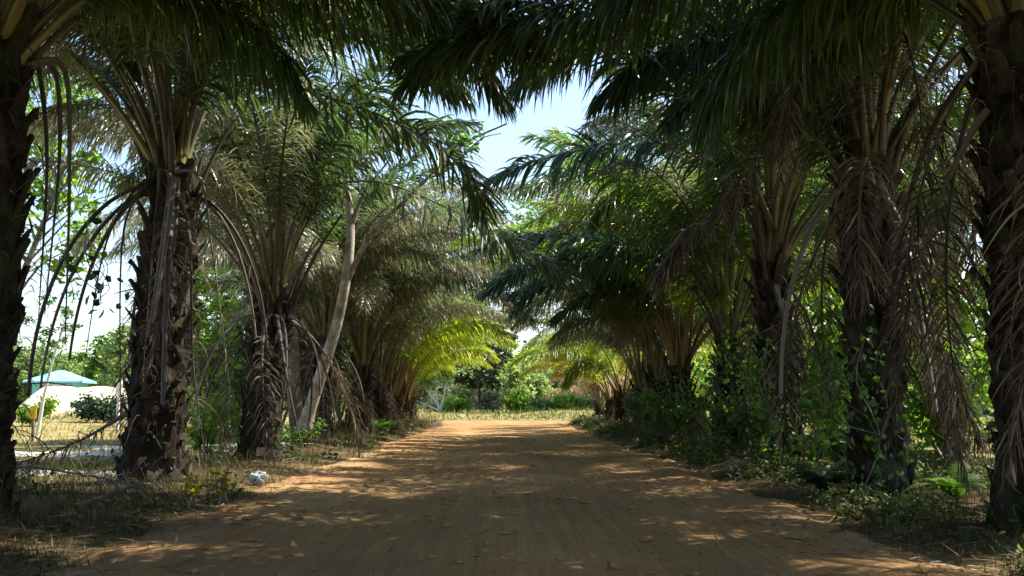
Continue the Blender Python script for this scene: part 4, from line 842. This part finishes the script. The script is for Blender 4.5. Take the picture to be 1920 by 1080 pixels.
lying_frond('short dry frond under the rightmost palms', [(3.3, 14.3, .04), (3.5, 15.0, .12), (3.7, 15.9, .1), (3.9, 16.6, .05)], 623)

root = thing('plastic_bag', 'crumpled white plastic bag lying on the left verge', 'plastic bag', tuple(np.array([-3.28, 13.5, float(gz(-3.28, 13.5))+.04])))
g = np.random.default_rng(77); mb = MB(); nu, nv_ = 26, 16
th = np.linspace(0, 2*PI, nu, endpoint=False); ph = np.linspace(.02, PI-.02, nv_)
TH, PH = np.meshgrid(th, ph); k = 1 + .75*(vnoise(3+np.cos(TH)*1.7*np.sin(PH)+8, np.cos(PH)*2.6+np.sin(TH)*2+8, 78)-.5) + .30*(vnoise(np.cos(TH)*4+9, np.cos(PH)*5+np.sin(TH)*4+9, 79)-.5) + .02*g.normal(size=TH.shape)
V = np.stack([.105*k*np.sin(PH)*np.cos(TH), .085*k*np.sin(PH)*np.sin(TH), .07+.075*k*np.cos(PH)], -1)
i = np.arange(nv_-1)[:, None]*nu; j = np.arange(nu)[None]; j2 = (j+1) % nu
mb.add(V.reshape(-1, 3), np.stack([i+j, i+j2, i+nu+j2, i+nu+j], -1).reshape(-1, 4), g.random(nu*nv_))
ob('bag', mb.mesh('bag_body', M['plastic'], False), root)
mb = MB()
for s_ in (-.03, .05):
    tube(mb, catmull([(-.07, s_, .09), (-.115, s_+.02, .13), (-.125, s_, .08), (-.11, s_-.02, .03)], 12), .018, 6, .8, 0, .3)
ob('handle', mb.mesh('bag_handle', M['plastic']), root)

for k, (px, top) in enumerate(((222, 708), (240, 708))):
    w = W(px, 752, 36); root = thing('white_post', ['white post with a square head plate left of the thick palm trunk', 'white post half hidden by the thick palm trunk'][k], 'post', (w[0], 36, float(gz(w[0], 36))), 'white posts in the left field')
    mb = MB(); box(mb, (0, 0, .62), (.09, .09, 1.3)); ob('shaft', mb.mesh('post_shaft', M['white_paint'], False), root)
    mb = MB(); box(mb, (0, 0, 1.55), (.20, .10, .56)); box(mb, (0, 0, 1.845), (.22, .12, .03)); ob('head_plate', mb.mesh('post_head', M['white_paint'], False), root)
w = W(63, 775, 26)
root = thing('marker_board', 'small yellow board on a stake beside the leftmost trunk', 'marker', (w[0], 26, float(gz(w[0], 26))))
mb = MB(); box(mb, (0, 0, .3), (.05, .05, .7)); ob('stake', mb.mesh('marker_stake', M['grey_bark'], False), root)
mb = MB(); box(mb, (0, -.04, .72), (.17, .03, .26)); box(mb, (0, -.06, .72), (.13, .012, .22)); ob('board', mb.mesh('marker_panel', M['yellow_paint'], False), root)

# cream earth bank and blue roofed house beyond the left field
mb = MB(); x0, x1 = W(85, 752, 62)[0], W(215, 752, 62)[0]
xs = np.linspace(x0-2, x1+1, 40); pr = np.array([(-3.2, .0), (-2.2, .8), (-1.4, 1.6), (0, 1.95), (4, 1.9), (8, 0)])
V = np.stack([np.stack([np.full(40, 0)+xs, 62+p_[0]+.5*vnoise(xs*.6, xs*0+q, 95), p_[1]*np.clip(np.minimum(xs-xs[0], xs[-1]-xs)/1.8, 0, 1)+.2*vnoise(xs*.8, xs*0+q, 96)-.1], -1) for q, p_ in enumerate(pr)], 0)
i = (np.arange(5)[:, None]*40+np.arange(39)[None]).ravel(); mb.add(V.reshape(-1, 3), np.stack([i, i+1, i+41, i+40], -1))
tag(ob('earth_bank', mb.mesh('earth_bank', M['bank'])), 'cream coloured bare earth bank beyond the left field', 'bank', kind='structure')
def house(label, x, y, w_, d_, hw, hr, wallm, roofm, z=0.0, rz=0.0, windows=2):
    root = thing('house', label, 'house', (x, y, z)); root.rotation_euler = (0, 0, rz)
    mb = MB(); box(mb, (0, 0, hw/2), (w_, d_, hw)); ob('wall', mb.mesh('house_wall', wallm, False), root)
    o_ = .5; mb = MB(); a, b = w_/2+o_, d_/2+o_; t = max(a-b, .05)
    V = [(-a, -b, hw), (a, -b, hw), (a, b, hw), (-a, b, hw), (-t, 0, hw+hr), (t, 0, hw+hr), (-a, -b, hw-.12), (a, -b, hw-.12), (a, b, hw-.12), (-a, b, hw-.12)]
    mb.add(V, [[0, 1, 5, 4], [2, 3, 4, 5], [6, 7, 1, 0], [7, 8, 2, 1], [8, 9, 3, 2], [9, 6, 0, 3], [9, 8, 7, 6]]); mb.F.append((np.array([[1, 2, 5], [3, 0, 4]]), 0))
    ob('roof', mb.mesh('house_roof', roofm, False), root)
    for k in range(windows):
        xx = -w_/2 + (k+1)*w_/(windows+1); mb = MB(); box(mb, (xx, -d_/2-.03, hw*.55), (1.0, .08, .9)); f = ob('window', mb.mesh('window_frame', M['white_paint'], False), root)
        mb = MB(); box(mb, (xx, -d_/2-.075, hw*.55), (.84, .02, .74)); ob('pane', mb.mesh('window_pane', M['dark_glass'], False), f)
    return root
w = W(112, 752, 72)
hs = house('blue roofed house with teal walls beyond the left field', w[0], 72, 3.0, 2.6, 1.5, .8, M['teal_wall'], M['blue_roof'], 1.0, .12)
hs.scale = (1, 1, 1)
w = W(1772, 752, 60)
house('small hut with a pale tin roof beyond the right field', w[0], 60, 3.6, 3.0, 1.5, .9, M['grey_wall'], M['tin_roof'], -.1, -.2, 1)
